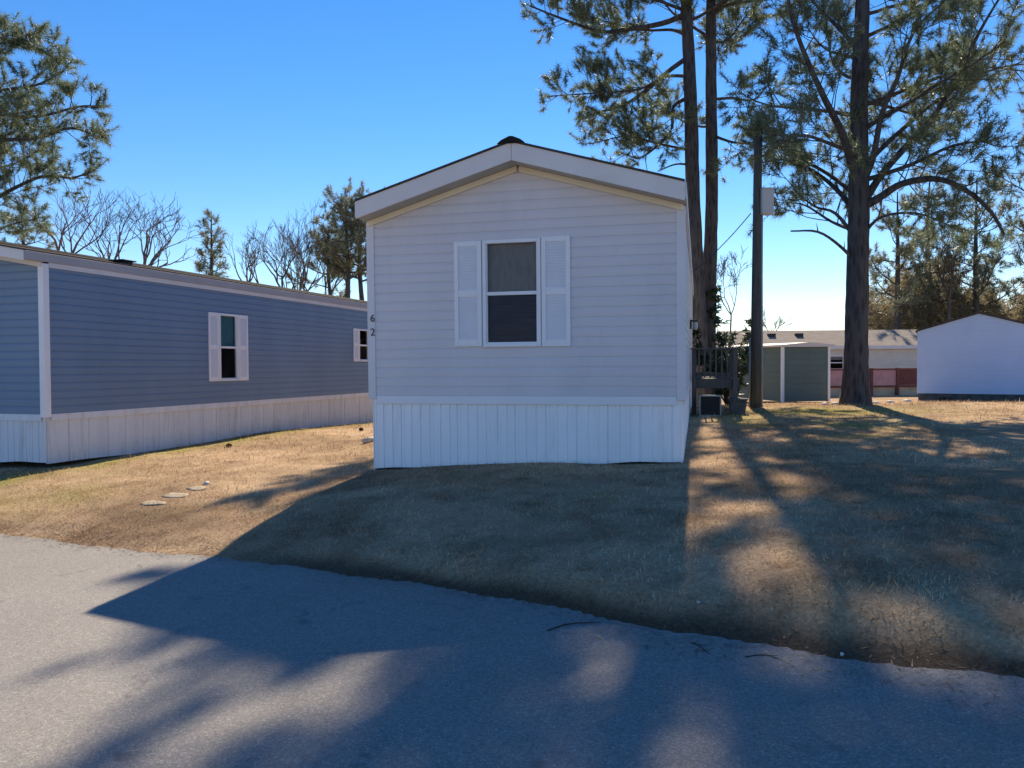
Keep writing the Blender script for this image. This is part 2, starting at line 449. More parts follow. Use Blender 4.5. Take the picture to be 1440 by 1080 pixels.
# ------------------------------------------------------------------ ground and road
def grid(name, xs, ys, zf, m):
    X, Y = np.meshgrid(xs, ys)
    Z = zf(X, Y)
    nx, ny = len(xs), len(ys)
    V = np.stack([X.ravel(), Y.ravel(), Z.ravel()], 1)
    i = (np.arange(ny-1)[:, None]*nx + np.arange(nx-1)[None, :]).ravel()
    Q = np.stack([i, i+1, i+nx+1, i+nx], 1)
    me = bpy.data.meshes.new(name)
    me.vertices.add(len(V)); me.loops.add(Q.size); me.polygons.add(len(Q))
    me.vertices.foreach_set('co', V.astype(np.float32).ravel())
    me.loops.foreach_set('vertex_index', Q.astype(np.int32).ravel())
    me.polygons.foreach_set('loop_start', np.arange(0, Q.size, 4, dtype=np.int32))
    me.polygons.foreach_set('loop_total', np.full(len(Q), 4, dtype=np.int32))
    me.polygons.foreach_set('use_smooth', np.ones(len(Q), dtype=bool))
    me.materials.append(m); me.update(calc_edges=True)
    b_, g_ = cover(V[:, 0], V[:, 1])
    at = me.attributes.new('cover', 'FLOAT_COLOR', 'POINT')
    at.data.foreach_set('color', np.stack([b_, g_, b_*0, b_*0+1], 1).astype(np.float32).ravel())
    o = bpy.data.objects.new(name, me); C.objects.link(o)
    return o

def axis(near0, near1, step, far0, far1):
    a = [near0]
    s = step
    while a[-1] > far0: s *= 1.25; a.append(a[-1]-s)
    b = list(np.arange(near0, near1, step)); c = [near1]; s = step
    while c[-1] < far1: s *= 1.25; c.append(c[-1]+s)
    return np.array(sorted(set(a[1:])) + b + c)
gx = axis(-10.0, 7.0, 0.07, -500, 500)
gy = axis(3.2, 12.5, 0.07, -300, 700)
g = grid('ground', gx, gy, ground_z, M['soil']); g['kind'] = 'structure'

rdir = np.array((0.917, -0.399)); rn = np.array((0.399, 0.917))
us = np.arange(-60, 60.1, 0.5); vs = np.arange(-2.2, 5.75, 0.25)
V = []; Fq = []
for v in vs:
    for u in us:
        p = rdir*u + rn*v
        V.append((p[0], p[1], float(road_z(p[0], p[1]))))
nu = len(us)
for j in range(len(vs)-1):
    for i in range(nu-1):
        Fq.append((j*nu+i, j*nu+i+1, (j+1)*nu+i+1, (j+1)*nu+i))
mb = MB(); mb.v = V; mb.f = Fq
rd = mb.build('road', M['road'], smooth=True); rd['kind'] = 'structure'

# ------------------------------------------------------------------ houses
def lap_front(mb, u0, u1, z0, ztop_side, rise, e, holes, y=0.0, dp=0.010):
    """lapped gable wall in the plane y (facing -y), courses of height e"""
    um = (u0+u1)/2
    def ext(z):
        if z <= ztop_side: return u0, u1
        t = (z-ztop_side)/rise
        return u0+(um-u0)*t, u1-(u1-um)*t
    zt = ztop_side+rise
    z = z0
    while z < zt-0.01:
        lv = [(z, -dp), (z+e*0.72, -dp*0.93), (z+e, 0.0)]
        zs = sorted(set([l[0] for l in lv] + [h for hh in holes for h in (hh[2], hh[3]) if z < h < z+e] + ([ztop_side] if z < ztop_side < z+e else [])))
        zs = [min(q, zt) for q in zs]
        def off(q):
            if q <= z+e*0.72: return -dp
            return -dp*0.93*(1-(q-z-e*0.72)/(e*0.28))
        for a, b in zip(zs[:-1], zs[1:]):
            if b-a < 1e-5: continue
            la, ra = ext(a); lb, rb = ext(b)
            cuts = [(la, ra, lb, rb)]
            for h in holes:
                if a >= h[2]-1e-6 and b <= h[3]+1e-6:
                    cuts = [(la, h[0], lb, h[0]), (h[1], ra, h[1], rb)]
            for c in cuts:
                mb.quad((c[0], y+off(a), a), (c[1], y+off(a), a), (c[3], y+off(b), b), (c[2], y+off(b), b))
        la, ra = ext(z)
        segs = [(la, ra)]
        for h in holes:
            if h[2]-1e-6 <= z < h[3]: segs = [(la, h[0]), (h[1], ra)]
        for s_ in segs:
            mb.quad((s_[0], y, z), (s_[1], y, z), (s_[1], y-dp, z), (s_[0], y-dp, z))
        z += e

def lap_side(mb, x, sgn, v0, v1, z0, z1, e, holes, dp=0.010):
    """lapped side wall in plane x facing sgn*x"""
    z = z0
    while z < z1-0.005:
        zs = [z, min(z+e*0.72, z1), min(z+e, z1)]
        zs = sorted(set(zs + [h for hh in holes for h in (hh[2], hh[3]) if z < h < min(z+e, z1)]))
        def off(q):
            if q <= z+e*0.72: return dp
            return dp*0.93*(1-(q-z-e*0.72)/(e*0.28))
        for a, b in zip(zs[:-1], zs[1:]):
            if b-a < 1e-5: continue
            segs = [(v0, v1)]
            for h in sorted(holes):
                if a >= h[2]-1e-6 and b <= h[3]+1e-6:
                    l = segs.pop(); segs += [(l[0], h[0]), (h[1], l[1])]
            for s_ in segs:
                P = [(x+sgn*off(a), s_[0], a), (x+sgn*off(a), s_[1], a), (x+sgn*off(b), s_[1], b), (x+sgn*off(b), s_[0], b)]
                if sgn < 0: P.reverse()
                mb.quad(*P)
        segs = [(v0, v1)]
        for h in sorted(holes):
            if h[2]-1e-6 <= z < h[3]:
                l = segs.pop(); segs += [(l[0], h[0]), (h[1], l[1])]
        for s_ in segs:
            P = [(x, s_[0], z), (x, s_[1], z), (x+sgn*dp, s_[1], z), (x+sgn*dp, s_[0], z)]
            mb.quad(*P)
        z += e

def skirt_run(mb, p0, p1, nrm, zb, zt, pitch):
    """ribbed vertical skirting from p0 to p1 (2D), zb(t) gives bottom"""
    p0 = Vector(p0); p1 = Vector(p1); nrm = Vector(nrm)
    L = (p1-p0).length; d = (p1-p0)/L
    prof = []; s = 0.0
    while s < L:
        for ds, o in ((0, 0.0), (0.005, -0.015), (0.016, -0.015), (0.022, 0.006), (0.05, 0.008), (0.058, 0.0),
                      (pitch*0.30, 0.0), (pitch*0.30+0.004, 0.012), (pitch*0.30+0.035, 0.012), (pitch*0.30+0.039, -0.004), (pitch*0.30+0.046, -0.004), (pitch*0.30+0.050, 0.0),
                      (pitch*0.64, 0.0), (pitch*0.64+0.004, 0.012), (pitch*0.64+0.030, 0.012), (pitch*0.64+0.034, -0.004), (pitch*0.64+0.040, -0.004), (pitch*0.64+0.044, 0.0)):
            if s+ds < L: prof.append((s+ds, o + rng.uniform(-0.001, 0.001)))
        s += pitch*rng.uniform(0.96, 1.04)
    prof.append((L, 0.0))
    for (sa, oa), (sb, ob) in zip(prof[:-1], prof[1:]):
        a = p0+d*sa+nrm*oa; b = p0+d*sb+nrm*ob
        mb.quad((a.x, a.y, zb(sa/L)), (b.x, b.y, zb(sb/L)), (b.x, b.y, zt), (a.x, a.y, zt))

def window_on(parent, o, du, nrm, width, z0, z1, cover, cover_part, fw=0.045):
    """single-hung window; o = lower-left corner (Vector, on wall plane), du along wall, nrm outward"""
    o = Vector(o); du = Vector(du); nrm = Vector(nrm); up = Vector((0,0,1))
    Mx = Matrix(((du.x, -nrm.x, 0, o.x), (du.y, -nrm.y, 0, o.y), (0, 0, 1, z0), (0, 0, 0, 1)))   # x along wall, y inward, z up
    h = z1-z0
    f = MB()
    D0, D1 = -0.034, 0.05
    f.box(0, fw, D0, D1, 0, h, Mx); f.box(width-fw, width, D0, D1, 0, h, Mx)
    f.box(fw, width-fw, D0+0.002, D1, h-fw, h, Mx); f.box(fw-0.0, width-fw, D0-0.012, D1, 0, fw*0.9, Mx)
    fr = f.build('window', M['white_trim'], parent, bevel=0.004)
    s = MB()
    s.box(fw, width-fw, -0.018, 0.03, h*0.5-0.022, h*0.5+0.022, Mx)
    for a, b in ((fw, fw+0.014), (width-fw-0.014, width-fw)):
        s.box(a, b, -0.012, 0.028, fw*0.9, h*0.5-0.022, Mx); s.box(a, b, -0.006, 0.036, h*0.5+0.022, h-fw, Mx)
    s.box(fw+0.014, width-fw-0.014, -0.012, 0.028, fw*0.9, fw*0.9+0.02, Mx)
    s.build('sash', M['white_trim'], fr)
    for a, b, yy in ((fw*0.9, h*0.5, 0.006), (h*0.5, h-fw, 0.012)):
        g = MB()
        g.quad(*[Mx @ Vector(p) for p in ((fw+0.005, yy, a), (width-fw-0.005, yy, a), (width-fw-0.005, yy, b), (fw+0.005, yy, b))])
        g.build('pane', M['glass'], fr)
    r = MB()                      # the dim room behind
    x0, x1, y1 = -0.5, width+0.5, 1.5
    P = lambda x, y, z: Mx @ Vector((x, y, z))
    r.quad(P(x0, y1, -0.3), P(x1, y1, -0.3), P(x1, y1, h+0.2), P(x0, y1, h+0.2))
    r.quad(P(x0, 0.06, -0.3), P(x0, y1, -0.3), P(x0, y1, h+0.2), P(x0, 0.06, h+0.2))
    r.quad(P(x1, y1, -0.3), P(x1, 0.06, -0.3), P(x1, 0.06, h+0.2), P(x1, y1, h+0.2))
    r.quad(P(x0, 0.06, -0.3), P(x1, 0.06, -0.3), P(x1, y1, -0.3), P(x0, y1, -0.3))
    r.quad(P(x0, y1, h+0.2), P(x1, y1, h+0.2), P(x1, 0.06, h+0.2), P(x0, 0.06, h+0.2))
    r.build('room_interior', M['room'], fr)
    if cover_part > 0.5:
        q = MB(); q.quad(P(fw, 0.034, fw*0.9), P(width-fw, 0.034, fw*0.9), P(width-fw, 0.034, h*0.5-0.02), P(fw, 0.034, h*0.5-0.02))
        q.build('insect_screen', M['screen'], fr)
    c = MB()
    n = 40
    zt = h-0.02; zb = h*(1-cover_part)
    for k in range(n):
        a = -0.02+(width+0.04)*k/n; b = -0.02+(width+0.04)*(k+1)/n
        ya = 0.06+0.004*math.sin(k*1.25); yb = 0.06+0.004*math.sin((k+1)*1.25)
        c.quad(P(a, ya, zb), P(b, yb, zb), P(b, yb, zt), P(a, ya, zt))
    c.build('curtain' if cover == 'curtain' else 'blind', M[cover], fr, smooth=True)
    return fr

def shutter_on(parent, o, du, nrm, width, z0, z1):
    o = Vector(o); du = Vector(du); nrm = Vector(nrm); h = z1-z0
    Mx = Matrix(((du.x, -nrm.x, 0, o.x), (du.y, -nrm.y, 0, o.y), (0, 0, 1, z0), (0, 0, 0, 1)))
    s = MB(); st = width*0.15
    D = -0.036
    s.box(0, st, D, -0.010, 0, h, Mx); s.box(width-st, width, D, -0.010, 0, h, Mx)
    for a, b in ((0, 0.085), (h*0.47, h*0.47+0.085), (h-0.065, h)):
        s.box(st, width-st, D+0.002, -0.010, a, b, Mx)
    so = s.build('shutter', M['white_trim'], parent, bevel=0.003)
    p = MB()
    for a, b in ((0.085, h*0.47), (h*0.47+0.085, h-0.065)):
        n = max(6, int((b-a)/0.034)); q = (b-a)/n
        for k in range(n):
            z = a+k*q
            P = [(st, -0.016, z+q), (width-st, -0.016, z+q), (width-st, -0.029, z), (st, -0.029, z)]
            p.quad(*[Mx @ Vector(t) for t in P])
            P = [(st, -0.029, z), (width-st, -0.029, z), (width-st, -0.016, z), (st, -0.016, z)]
            p.quad(*[Mx @ Vector(t) for t in P])
    p.build('louver_panel', M['shutter_panel'], so)
    return so

def mobile_home(name, label, loc, yaw, W, L, base_pts, floor, eave, rise, over, fasc, e, mats, front_win, side_wins):
    """local frame: x right along front, y towards the back; z relative to loc.z"""
    root = thing(name, label, 'mobile home', loc, -yaw)
    wallm, skm, fam = mats
    z0 = floor-loc[2]; zs = eave-fasc-loc[2]; zt = eave-loc[2]
    # siding
    mb = MB()
    holes = [(w_[0], w_[0]+w_[1], w_[2]-loc[2], w_[3]-loc[2]) for w_ in front_win]
    lap_front(mb, 0.0, W, z0, zs, rise, e, holes)
    sh = [(w_[0], w_[0]+w_[1], w_[2]-loc[2], w_[3]-loc[2]) for w_ in side_wins]
    lap_side(mb, W, 1, 0.0, L, z0, zs, e, sh)
    lap_side(mb, 0.0, -1, 0.0, L, z0, zs, e, [])
    mb.poly([(W, L, z0), (0, L, z0), (0, L, zs), (W/2, L, zs+rise), (W, L, zs)])
    mb.build('siding_wall', wallm, root)
    # corner posts (L profile)
    for cx_, sx in ((0, 1), (W, -1)):
        c = MB(); t = 0.022; lw = 0.085
        pr = [(cx_-sx*t, -t, z0-0.05), (cx_+sx*lw, -t, z0-0.05), (cx_+sx*lw, 0.004, z0-0.05), (cx_+sx*0.004, 0.004, z0-0.05), (cx_+sx*0.004, lw, z0-0.05), (cx_-sx*t, lw, z0-0.05)]
        if sx < 0: pr.reverse()
        c.prism(pr, (0, 0, zs-z0+0.05-0.004)); c.build('corner_post', M['post_vinyl'] if skm is M['white_skirt'] else M['white_trim'], root, bevel=0.004)
    # skirting
    s = MB(); ins = 0.02
    zbl, zbr, zbb = [b-loc[2] for b in base_pts]
    front_wave = lambda t: zbl+(zbr-zbl)*t + 0.02 + 0.012*math.sin(t*9)+0.006*math.sin(t*31)
    skirt_run(s, (ins, ins), (W-ins, ins), (0, -1), front_wave, z0-0.05, 0.39)
    skirt_run(s, (W-ins, ins), (W-ins, L-ins), (1, 0), lambda t: zbr+(zbb-zbr)*t+0.008*math.sin(t*40), z0-0.05, 0.39)
    skirt_run(s, (ins, L-ins), (ins, ins), (-1, 0), lambda t: zbl-0.3, z0-0.05, 0.39)
    skirt_run(s, (W-ins, L-ins), (ins, L-ins), (0, 1), lambda t: zbl-0.3, z0-0.05, 0.39)
    s.build('skirting', skm, root)
    b = MB()
    for (x0, x1, y0, y1) in ((0.088, W-0.088, -0.018, 0.012), (W-0.012, W+0.018, 0.088, L), (-0.018, 0.012, 0.088, L)):
        b.box(x0, x1, y0, y1, z0-0.11, z0-0.002)
    b.build('skirt_band', M['white_trim'] if skm is M['white_skirt'] else skm, root, bevel=0.004)
    f = MB()
    f.box(0.02, W-0.02, 0.03, L-0.03, z0-0.05, z0-0.03); f.build('floor_deck', M['dark_interior'], root)
    # roof: two sloped slabs
    um = W/2
    so = 0.02           # side overhang
    sl = rise/um
    def zr(u, top): return top + sl*(u if u <= um else W-u)
    r = MB()
    for (ua, ub) in ((-so, um), (um, W+so)):
        pa = [(ua, -over-0.02, zr(ua, zt)), (ub, -over-0.02, zr(ub, zt)), (ub, -over-0.02, zr(ub, zt)+0.022), (ua, -over-0.02, zr(ua, zt)+0.022)]
        r.prism(pa, (0, L+over*2, 0))
    r.build('roof', M['shingle'], root)
    # ridge cap
    rc = MB()
    k = 0.17
    pr = [(um-k, -over-0.035, zr(um-k, zt)+0.030), (um+k, -over-0.035, zr(um+k, zt)+0.030), (um+k-0.05, -over-0.035, zr(um+k-0.05, zt)+0.055), (um+0.02, -over-0.035, zt+rise+0.062), (um-0.02, -over-0.035, zt+rise+0.062), (um-k+0.05, -over-0.035, zr(um-k+0.05, zt)+0.055)]
    rc.prism(pr, (0, L+over*2+0.03, 0)); rc.build('ridge_cap', M['black_cap'], root)
    # rake fascia (front)
    for (ua, ub) in ((-so, um-0.002), (um+0.002, W+so)):
        q = MB()
        P = [(ua, -over, zr(ua, zt)-fasc), (ub, -over, zr(ub, zt)-fasc), (ub, -over, zr(ub, zt)-0.002), (ua, -over, zr(ua, zt)-0.002)]
        q.prism(P, (0, 0.025, 0))
        q.build('rake_fascia', fam, root, bevel=0.004)
        # soffit
        q = MB()
        P = [(ua+0.02*0, -over+0.027, zr(ua, zt)-fasc+0.012), (ub, -over+0.027, zr(ub, zt)-fasc+0.012), (ub, -over+0.027, zr(ub, zt)-fasc+0.022), (ua, -over+0.027, zr(ua, zt)-fasc+0.022)]
        q.prism(P, (0, over-0.027-0.004, 0))
        q.build('soffit', M['soffit'], root)
        # frieze trim under the soffit
        q = MB(); hh = 0.075
        a_ = ua+so+(0.0 if ua < um-0.1 else 0.0); b_ = ub-(so if ub > um+0.1 else 0)
        P = [(a_, -0.046, zr(a_, zt)-fasc-hh+0.01), (b_, -0.046, zr(b_, zt)-fasc-hh+0.01), (b_, -0.046, zr(b_, zt)-fasc+0.009), (a_, -0.046, zr(a_, zt)-fasc+0.009)]
        q.prism(P, (0, 0.03, 0))
        q.build('frieze_trim', M['cream_trim'] if skm is M['white_skirt'] else fam, root, bevel=0.003)
    # eave fascia and frieze along the two long sides
    for x0, x1 in ((W+0.002, W+so+0.02), (-so-0.02, -0.002)):
        q = MB(); q.box(x0, x1, -over+0.027, L+over-0.05, zt-fasc+0.02, zt-0.008); q.build('eave_fascia', fam if skm is M['white_skirt'] else M['dull_fascia'], root, bevel=0.004)
        q = MB()
        a, b_ = (W+0.004, W+0.026) if x0 > 0 else (-0.026, -0.004)
        q.box(a, b_, 0.088, L, zt-fasc-0.06, zt-fasc+0.017); q.build('eave_frieze', fam, root)
    for (u, wd, a, b_, cov, part, sw) in front_win:
        window_on(root, (u, 0, 0), (1, 0, 0), (0, -1, 0), wd, a-loc[2], b_-loc[2], cov, part)
        shutter_on(root, (u-0.015-sw, 0, 0), (1, 0, 0), (0, -1, 0), sw, a-loc[2]+0.012, b_-loc[2]-0.004)
        shutter_on(root, (u+wd+0.012, 0, 0), (1, 0, 0), (0, -1, 0), sw, a-loc[2]-0.002, b_-loc[2]+0.012)
    for (v, wd, a, b_, cov, part, sw) in side_wins:
        window_on(root, (W, v, 0), (0, 1, 0), (1, 0, 0), wd, a-loc[2], b_-loc[2], cov, part)
        shutter_on(root, (W, v-0.01-sw, 0), (0, 1, 0), (1, 0, 0), sw, a-loc[2], b_-loc[2])
        shutter_on(root, (W, v+wd+0.01, 0), (0, 1, 0), (1, 0, 0), sw, a-loc[2], b_-loc[2])
    return root

WYAW = R(13.6); WW = 4.1; WL = 14.0
wx, wy = -1.896, 10.31
def wpt(u, v):
    return (wx + math.cos(WYAW)*u + math.sin(WYAW)*v, wy - math.sin(WYAW)*u + math.cos(WYAW)*v)
bl = gz(*wpt(0, 0)); br_ = gz(*wpt(WW, 0)); bb = gz(*wpt(WW, WL))
white = mobile_home('mobile_home', 'pale grey single-wide mobile home with white shutters and skirting, end wall facing the street', (wx, wy, bl), WYAW, WW, WL,
    (bl-0.0, br_-0.01, bb-0.05), 1.157, 3.68, 0.60, 0.35, 0.22, 0.124,
    (M['pale_vinyl'], M['white_skirt'], M['grey_fascia']),
    [(1.58, 0.76, 1.785, 3.15, 'curtain', 0.56, 0.365)], [])
# house numbers on the corner post
for ch, zz in (('6', 2.14), ('2', 1.955)):
    cu = bpy.data.curves.new('digit', 'FONT'); cu.body = ch; cu.size = 0.14; cu.extrude = 0.004; cu.align_x = 'CENTER'
    tmp = bpy.data.objects.new('digit_src', cu); C.objects.link(tmp)
    bpy.context.view_layer.update()
    me = bpy.data.meshes.new_from_object(tmp.evaluated_get(bpy.context.evaluated_depsgraph_get()))
    bpy.data.objects.remove(tmp)
    me.materials.clear(); me.materials.append(M['digit_grey'])
    o = bpy.data.objects.new('house_number', me); C.objects.link(o)
    o.parent = white; o.location = (0.055, -0.030, zz-bl); o.rotation_euler = (R(90), 0, 0)
# porch lamp on the long wall
mb = MB()
mb.box(WW+0.014, WW+0.05, 5.9, 6.02, 2.18-bl, 2.36-bl); mb.box(WW+0.05, WW+0.15, 5.93, 5.99, 2.32-bl, 2.35-bl)
lamp = mb.build('porch_lamp', M['black_metal'], white, bevel=0.004)
mb = MB(); mb.tube([(WW+0.12, 5.96, 2.16-bl), (WW+0.12, 5.96, 2.20-bl), (WW+0.12, 5.96, 2.30-bl), (WW+0.12, 5.96, 2.318-bl)], [0.03, 0.05, 0.045, 0.02], 10)
mb.build('lamp_globe', M['white_stone'], lamp, smooth=True)

BYAW = R(18.0); BW = 4.1; BL = 17.0
bxr, byr = -7.24, 11.9          # its right front corner
box_, boy = bxr - math.cos(BYAW)*BW, byr + math.sin(BYAW)*BW
bzl = gz(box_, boy); bzr = gz(bxr, byr)
bzb = gz(bxr+math.sin(BYAW)*BL, byr+math.cos(BYAW)*BL)
blue = mobile_home('mobile_home', 'slate blue mobile home with a long side wall, grey skirting and two narrow shuttered windows', (box_, boy, bzl), BYAW, BW, BL,
    (bzl+0.02, bzr+0.07, bzb+0.27), 0.83, 3.33, 0.37, 0.35, 0.16, 0.124,
    (M['blue_vinyl'], M['grey_skirt'], M['grey_fascia']),
    [], [(4.01, 0.61, 1.27, 2.66, 'blind', 0.5, 0.30), (9.74, 0.58, 1.70, 2.60, 'curtain', 0.0, 0.28)])
blue.rotation_euler[0] = -0.0125        # the long home has settled a little towards its back
# low roof vent near the eave of the blue home
mb = MB(); zt = 3.33-bzl
mb.box(BW-0.56, BW-0.30, 1.90, 2.1, zt+0.05, zt+0.135); mb.box(BW-0.60, BW-0.26, 1.84, 2.16, zt+0.135, zt+0.16)
mb.build('roof_vent', M['black_metal'], blue, bevel=0.01)

# ------------------------------------------------------------------ trees
def catmull(P, n=5):
    P = [Vector(p) for p in P]
    Q = [P[0]*2-P[1]] + P + [P[-1]*2-P[-2]]
    out = []
    for i in range(1, len(Q)-2):
        a, b, c, d = Q[i-1:i+3]
        for k in range(n):
            t = k/n
            out.append(0.5*((2*b)+(c-a)*t+(2*a-5*b+4*c-d)*t*t+(3*b-a-3*c+d)*t**3))
    out.append(P[-1])
    return out

def rvec(r):
    while True:
        v = Vector((r.uniform(-1, 1), r.uniform(-1, 1), r.uniform(-1, 1)))
        if 0.05 < v.length < 1: return v.normalized()

def curve_branch(p, d, L, r, up, n=5, wob=0.16):
    pts = [p.copy()]; d = d.normalized()
    for k in range(n):
        d = (d + rvec(r)*wob + Vector((0, 0, up))*(k/n)).normalized()
        p = p + d*(L/n); pts.append(p.copy())
    return pts

def needle_mesh(name, tufts, n, L, wid, m, parent, r):
    """tufts: list of (pos, dir, size)"""
    if not tufts: return
    P = np.array([t[0][:] for t in tufts]); D = np.array([t[1][:] for t in tufts]); S = np.array([t[2] for t in tufts])
    T = len(P)
    g = np.random.default_rng(r.randint(0, 10**6))
    rnd = g.normal(size=(T, n, 3)); rnd /= np.linalg.norm(rnd, axis=2, keepdims=True)
    d = D[:, None, :]*0.55 + rnd*0.85
    d /= np.linalg.norm(d, axis=2, keepdims=True)
    ln = L*S[:, None, None]*g.uniform(0.65, 1.1, size=(T, n, 1))
    base = P[:, None, :] + D[:, None, :]*g.uniform(-0.12, 0.12, size=(T, n, 1))*S[:, None, None]
    side = np.cross(d, g.normal(size=(T, n, 3))); side /= np.linalg.norm(side, axis=2, keepdims=True)+1e-9
    tip = base + d*ln
    tip[:, :, 2] -= 0.12*ln[:, :, 0]
    W2 = wid*0.5
    tri = np.stack([base-side*W2, base+side*W2, tip], axis=2).reshape(-1, 3, 3)
    return tri_soup(name, tri, m, parent)

def dress_limb(mb, tufts, pts, r, sub_every=0.45, sub_len=(0.7, 1.9), start=0.25, twig_every=0.26, ts=1.0, side_r=0.016, bare=False, dens=1.0):
    """sub-branches and twigs along a limb polyline"""
    L = sum((pts[i+1]-pts[i]).length for i in range(len(pts)-1))
    acc = 0.0; nxt = L*start
    for i in range(len(pts)-1):
        seg = pts[i+1]-pts[i]; l = seg.length
        while nxt <= acc+l:
            t = (nxt-acc)/max(l, 1e-6); p = pts[i]+seg*t; tan = seg.normalized()
            fr = nxt/L
            q = rvec(r); q = (q - tan*q.dot(tan)); q.z = q.z*0.55+0.12
            d = tan*r.uniform(0.35, 0.9) + q.normalized()*r.uniform(0.7, 1.1)
            bl_ = r.uniform(*sub_len)*(1.0-0.45*fr)
            sp = curve_branch(p, d, bl_, r, 0.22, 5)
            mb.tube(sp, [side_r*(1-0.14*k) for k in range(6)], 4, cap=False)
            if not bare:
                a2 = bl_*0.48
                while a2 < bl_:
                    f = a2/bl_*5; k = min(4, int(f)); pp = sp[k].lerp(sp[k+1], f-k)
                    tn = (sp[k+1]-sp[k]).normalized()
                    q = rvec(r); q = q-tn*q.dot(tn); q.z += 0.25
                    d2 = tn*r.uniform(0.5, 0.9)+q.normalized()*0.9
                    tl = r.uniform(0.18, 0.48)
                    tp = curve_branch(pp, d2, tl, r, 0.3, 3, 0.12)
                    mb.tube(tp, [0.007, 0.006, 0.005, 0.004], 3, cap=False)
                    dd = (tp[-1]-tp[-2]).normalized()
                    if r.random() < dens:
                        tufts.append((tp[-1], dd, ts*r.uniform(0.75, 1.15)))
                        if r.random() < 0.6: tufts.append((tp[-2], dd, ts*r.uniform(0.6, 0.95)))
                    a2 += twig_every*r.uniform(0.7, 1.3)
                dd = (sp[-1]-sp[-2]).normalized()
                tufts.append((sp[-1], dd, ts*1.15))
            nxt += sub_every*r.uniform(0.6, 1.4)
        acc += l
    if not bare:
        dd = (pts[-1]-pts[-2]).normalized()
        tufts.append((pts[-1], dd, ts*1.2))

def pine(label, trunk, radii, guides, auto, seed, group=None, cat='pine tree', needle=(18, 0.22, 0.013), matn='needles', flare=True, name='pine_tree', subkw={}, vine=False, bare_guides=()):
    """trunk: world points from base up; guides: list of (points, r0); auto: list of (height_frac, azimuth, length, up, r0)"""
    r = random.Random(seed)
    base = Vector(trunk[0])
    root = thing(name, label, cat, base, 0, group)
    loc = [Vector(p)-base for p in trunk]
    cp = catmull(loc, 6)
    hh = [p.z for p in cp]; H = cp[-1].z
    rad = []
    for p in cp:
        f = max(0.0, p.z/H)
        k = f*(len(radii)-1); i = min(int(k), len(radii)-2)
        rr = radii[i]+(radii[i+1]-radii[i])*(k-i)
        if flare: rr *= 1+0.40*math.exp(-max(p.z, 0)/0.45)
        rad.append(rr)
    cp = [cp[0]-Vector((0, 0, 0.25))]+cp; rad = [rad[0]*1.1]+rad
    mb = MB(); mb.tube(cp, rad, 14, lump=0.05); mb.build('trunk', M['pine_bark'], root, smooth=True)
    def on_trunk(z):
        for i in range(1, len(cp)):
            if cp[i].z >= z:
                t = (z-cp[i-1].z)/max(1e-6, cp[i].z-cp[i-1].z)
                return cp[i-1].lerp(cp[i], t), rad[i-1]+(rad[i]-rad[i-1])*t
        return cp[-1], rad[-1]
    tufts = []
    for (pts, r0) in guides:
        pl = catmull([Vector(p)-base for p in pts], 4)
        s, _ = on_trunk(pl[0].z)
        pl[0] = s.copy()
        n = len(pl)
        mb = MB(); mb.tube(pl, [r0*(1-0.75*k/(n-1)) for k in range(n)], 7, lump=0.06)
        dress_limb(mb, tufts, pl, r, **subkw)
        mb.build('limb', M['pine_bark'], root, smooth=True)
    for (pts, r0) in bare_guides:
        pl = catmull([Vector(p)-base for p in pts], 4); s, _ = on_trunk(pl[0].z); pl[0] = s.copy(); n = len(pl)
        mb = MB(); mb.tube(pl, [r0*(1-0.6*k/(n-1)) for k in range(n)], 6, lump=0.06)
        dress_limb(mb, tufts, pl, r, bare=True, sub_every=1.0, sub_len=(0.2, 0.5))
        mb.build('limb', M['pine_bark'], root, smooth=True)
    for (hf, az, ln, up, r0) in auto:
        s, tr = on_trunk(hf*H)
        d = Vector((math.sin(az), math.cos(az), up))
        pl = curve_branch(s, d, ln, r, 0.14, 8, 0.13)
        mb = MB(); mb.tube(pl, [r0*(1-0.8*k/8) for k in range(9)], 6, lump=0.05)
        kw = dict(subkw)
        if matn == 'needles' and hf > 0.70: kw['sub_every'] = kw['sub_every']*1.3      # thinner towards the top
        dress_limb(mb, tufts, pl, r, **kw)
        mb.build('limb', M['pine_bark'], root, smooth=True)
    n, L, wd = needle
    print(label[:30], len(tufts))
    needle_mesh('crown', tufts, n, L, wd, M[matn], root, r)
    if vine:
        vt = []
        for k in range(170):
            z = r.uniform(1.0, 3.9)*1.0; p, tr = on_trunk(z); a = r.uniform(0, 6.28)
            q = Vector((math.cos(a), math.sin(a), r.uniform(-0.2, 0.5)))
            vt.append((p+q*(tr*r.uniform(0.9, 1.4)), q.normalized(), r.uniform(0.5, 1.0)))
        needle_mesh('climbing_vine', vt, 12, 0.2, 0.06, M['dark_leaf'], root, r)
    return root, len(tufts)

def auto_limbs(r, n, f0, f1, ln0, ln1, r0, az_bias=None):
    out = []
    az = r.uniform(0, 6.28)
    for k in range(n):
        f = f0+(f1-f0)*(k+r.uniform(0, 0.8))/n
        az += 2.4+r.uniform(-0.5, 0.5)
        t = (f-f0)/(f1-f0)
        ln = (ln0+(ln1-ln0)*t)*r.uniform(0.75, 1.15)
        out.append((f, az, ln, r.uniform(0.05, 0.45)+0.35*t, r0*(1-0.55*t)))
    return out

ar = random.Random(5)
def Pts(lst, Y):
    out = []
    for q in lst:
        dy = q[2] if len(q) > 2 else 0.0
        out.append(pix(q[0], q[1], Y+dy))
    return out

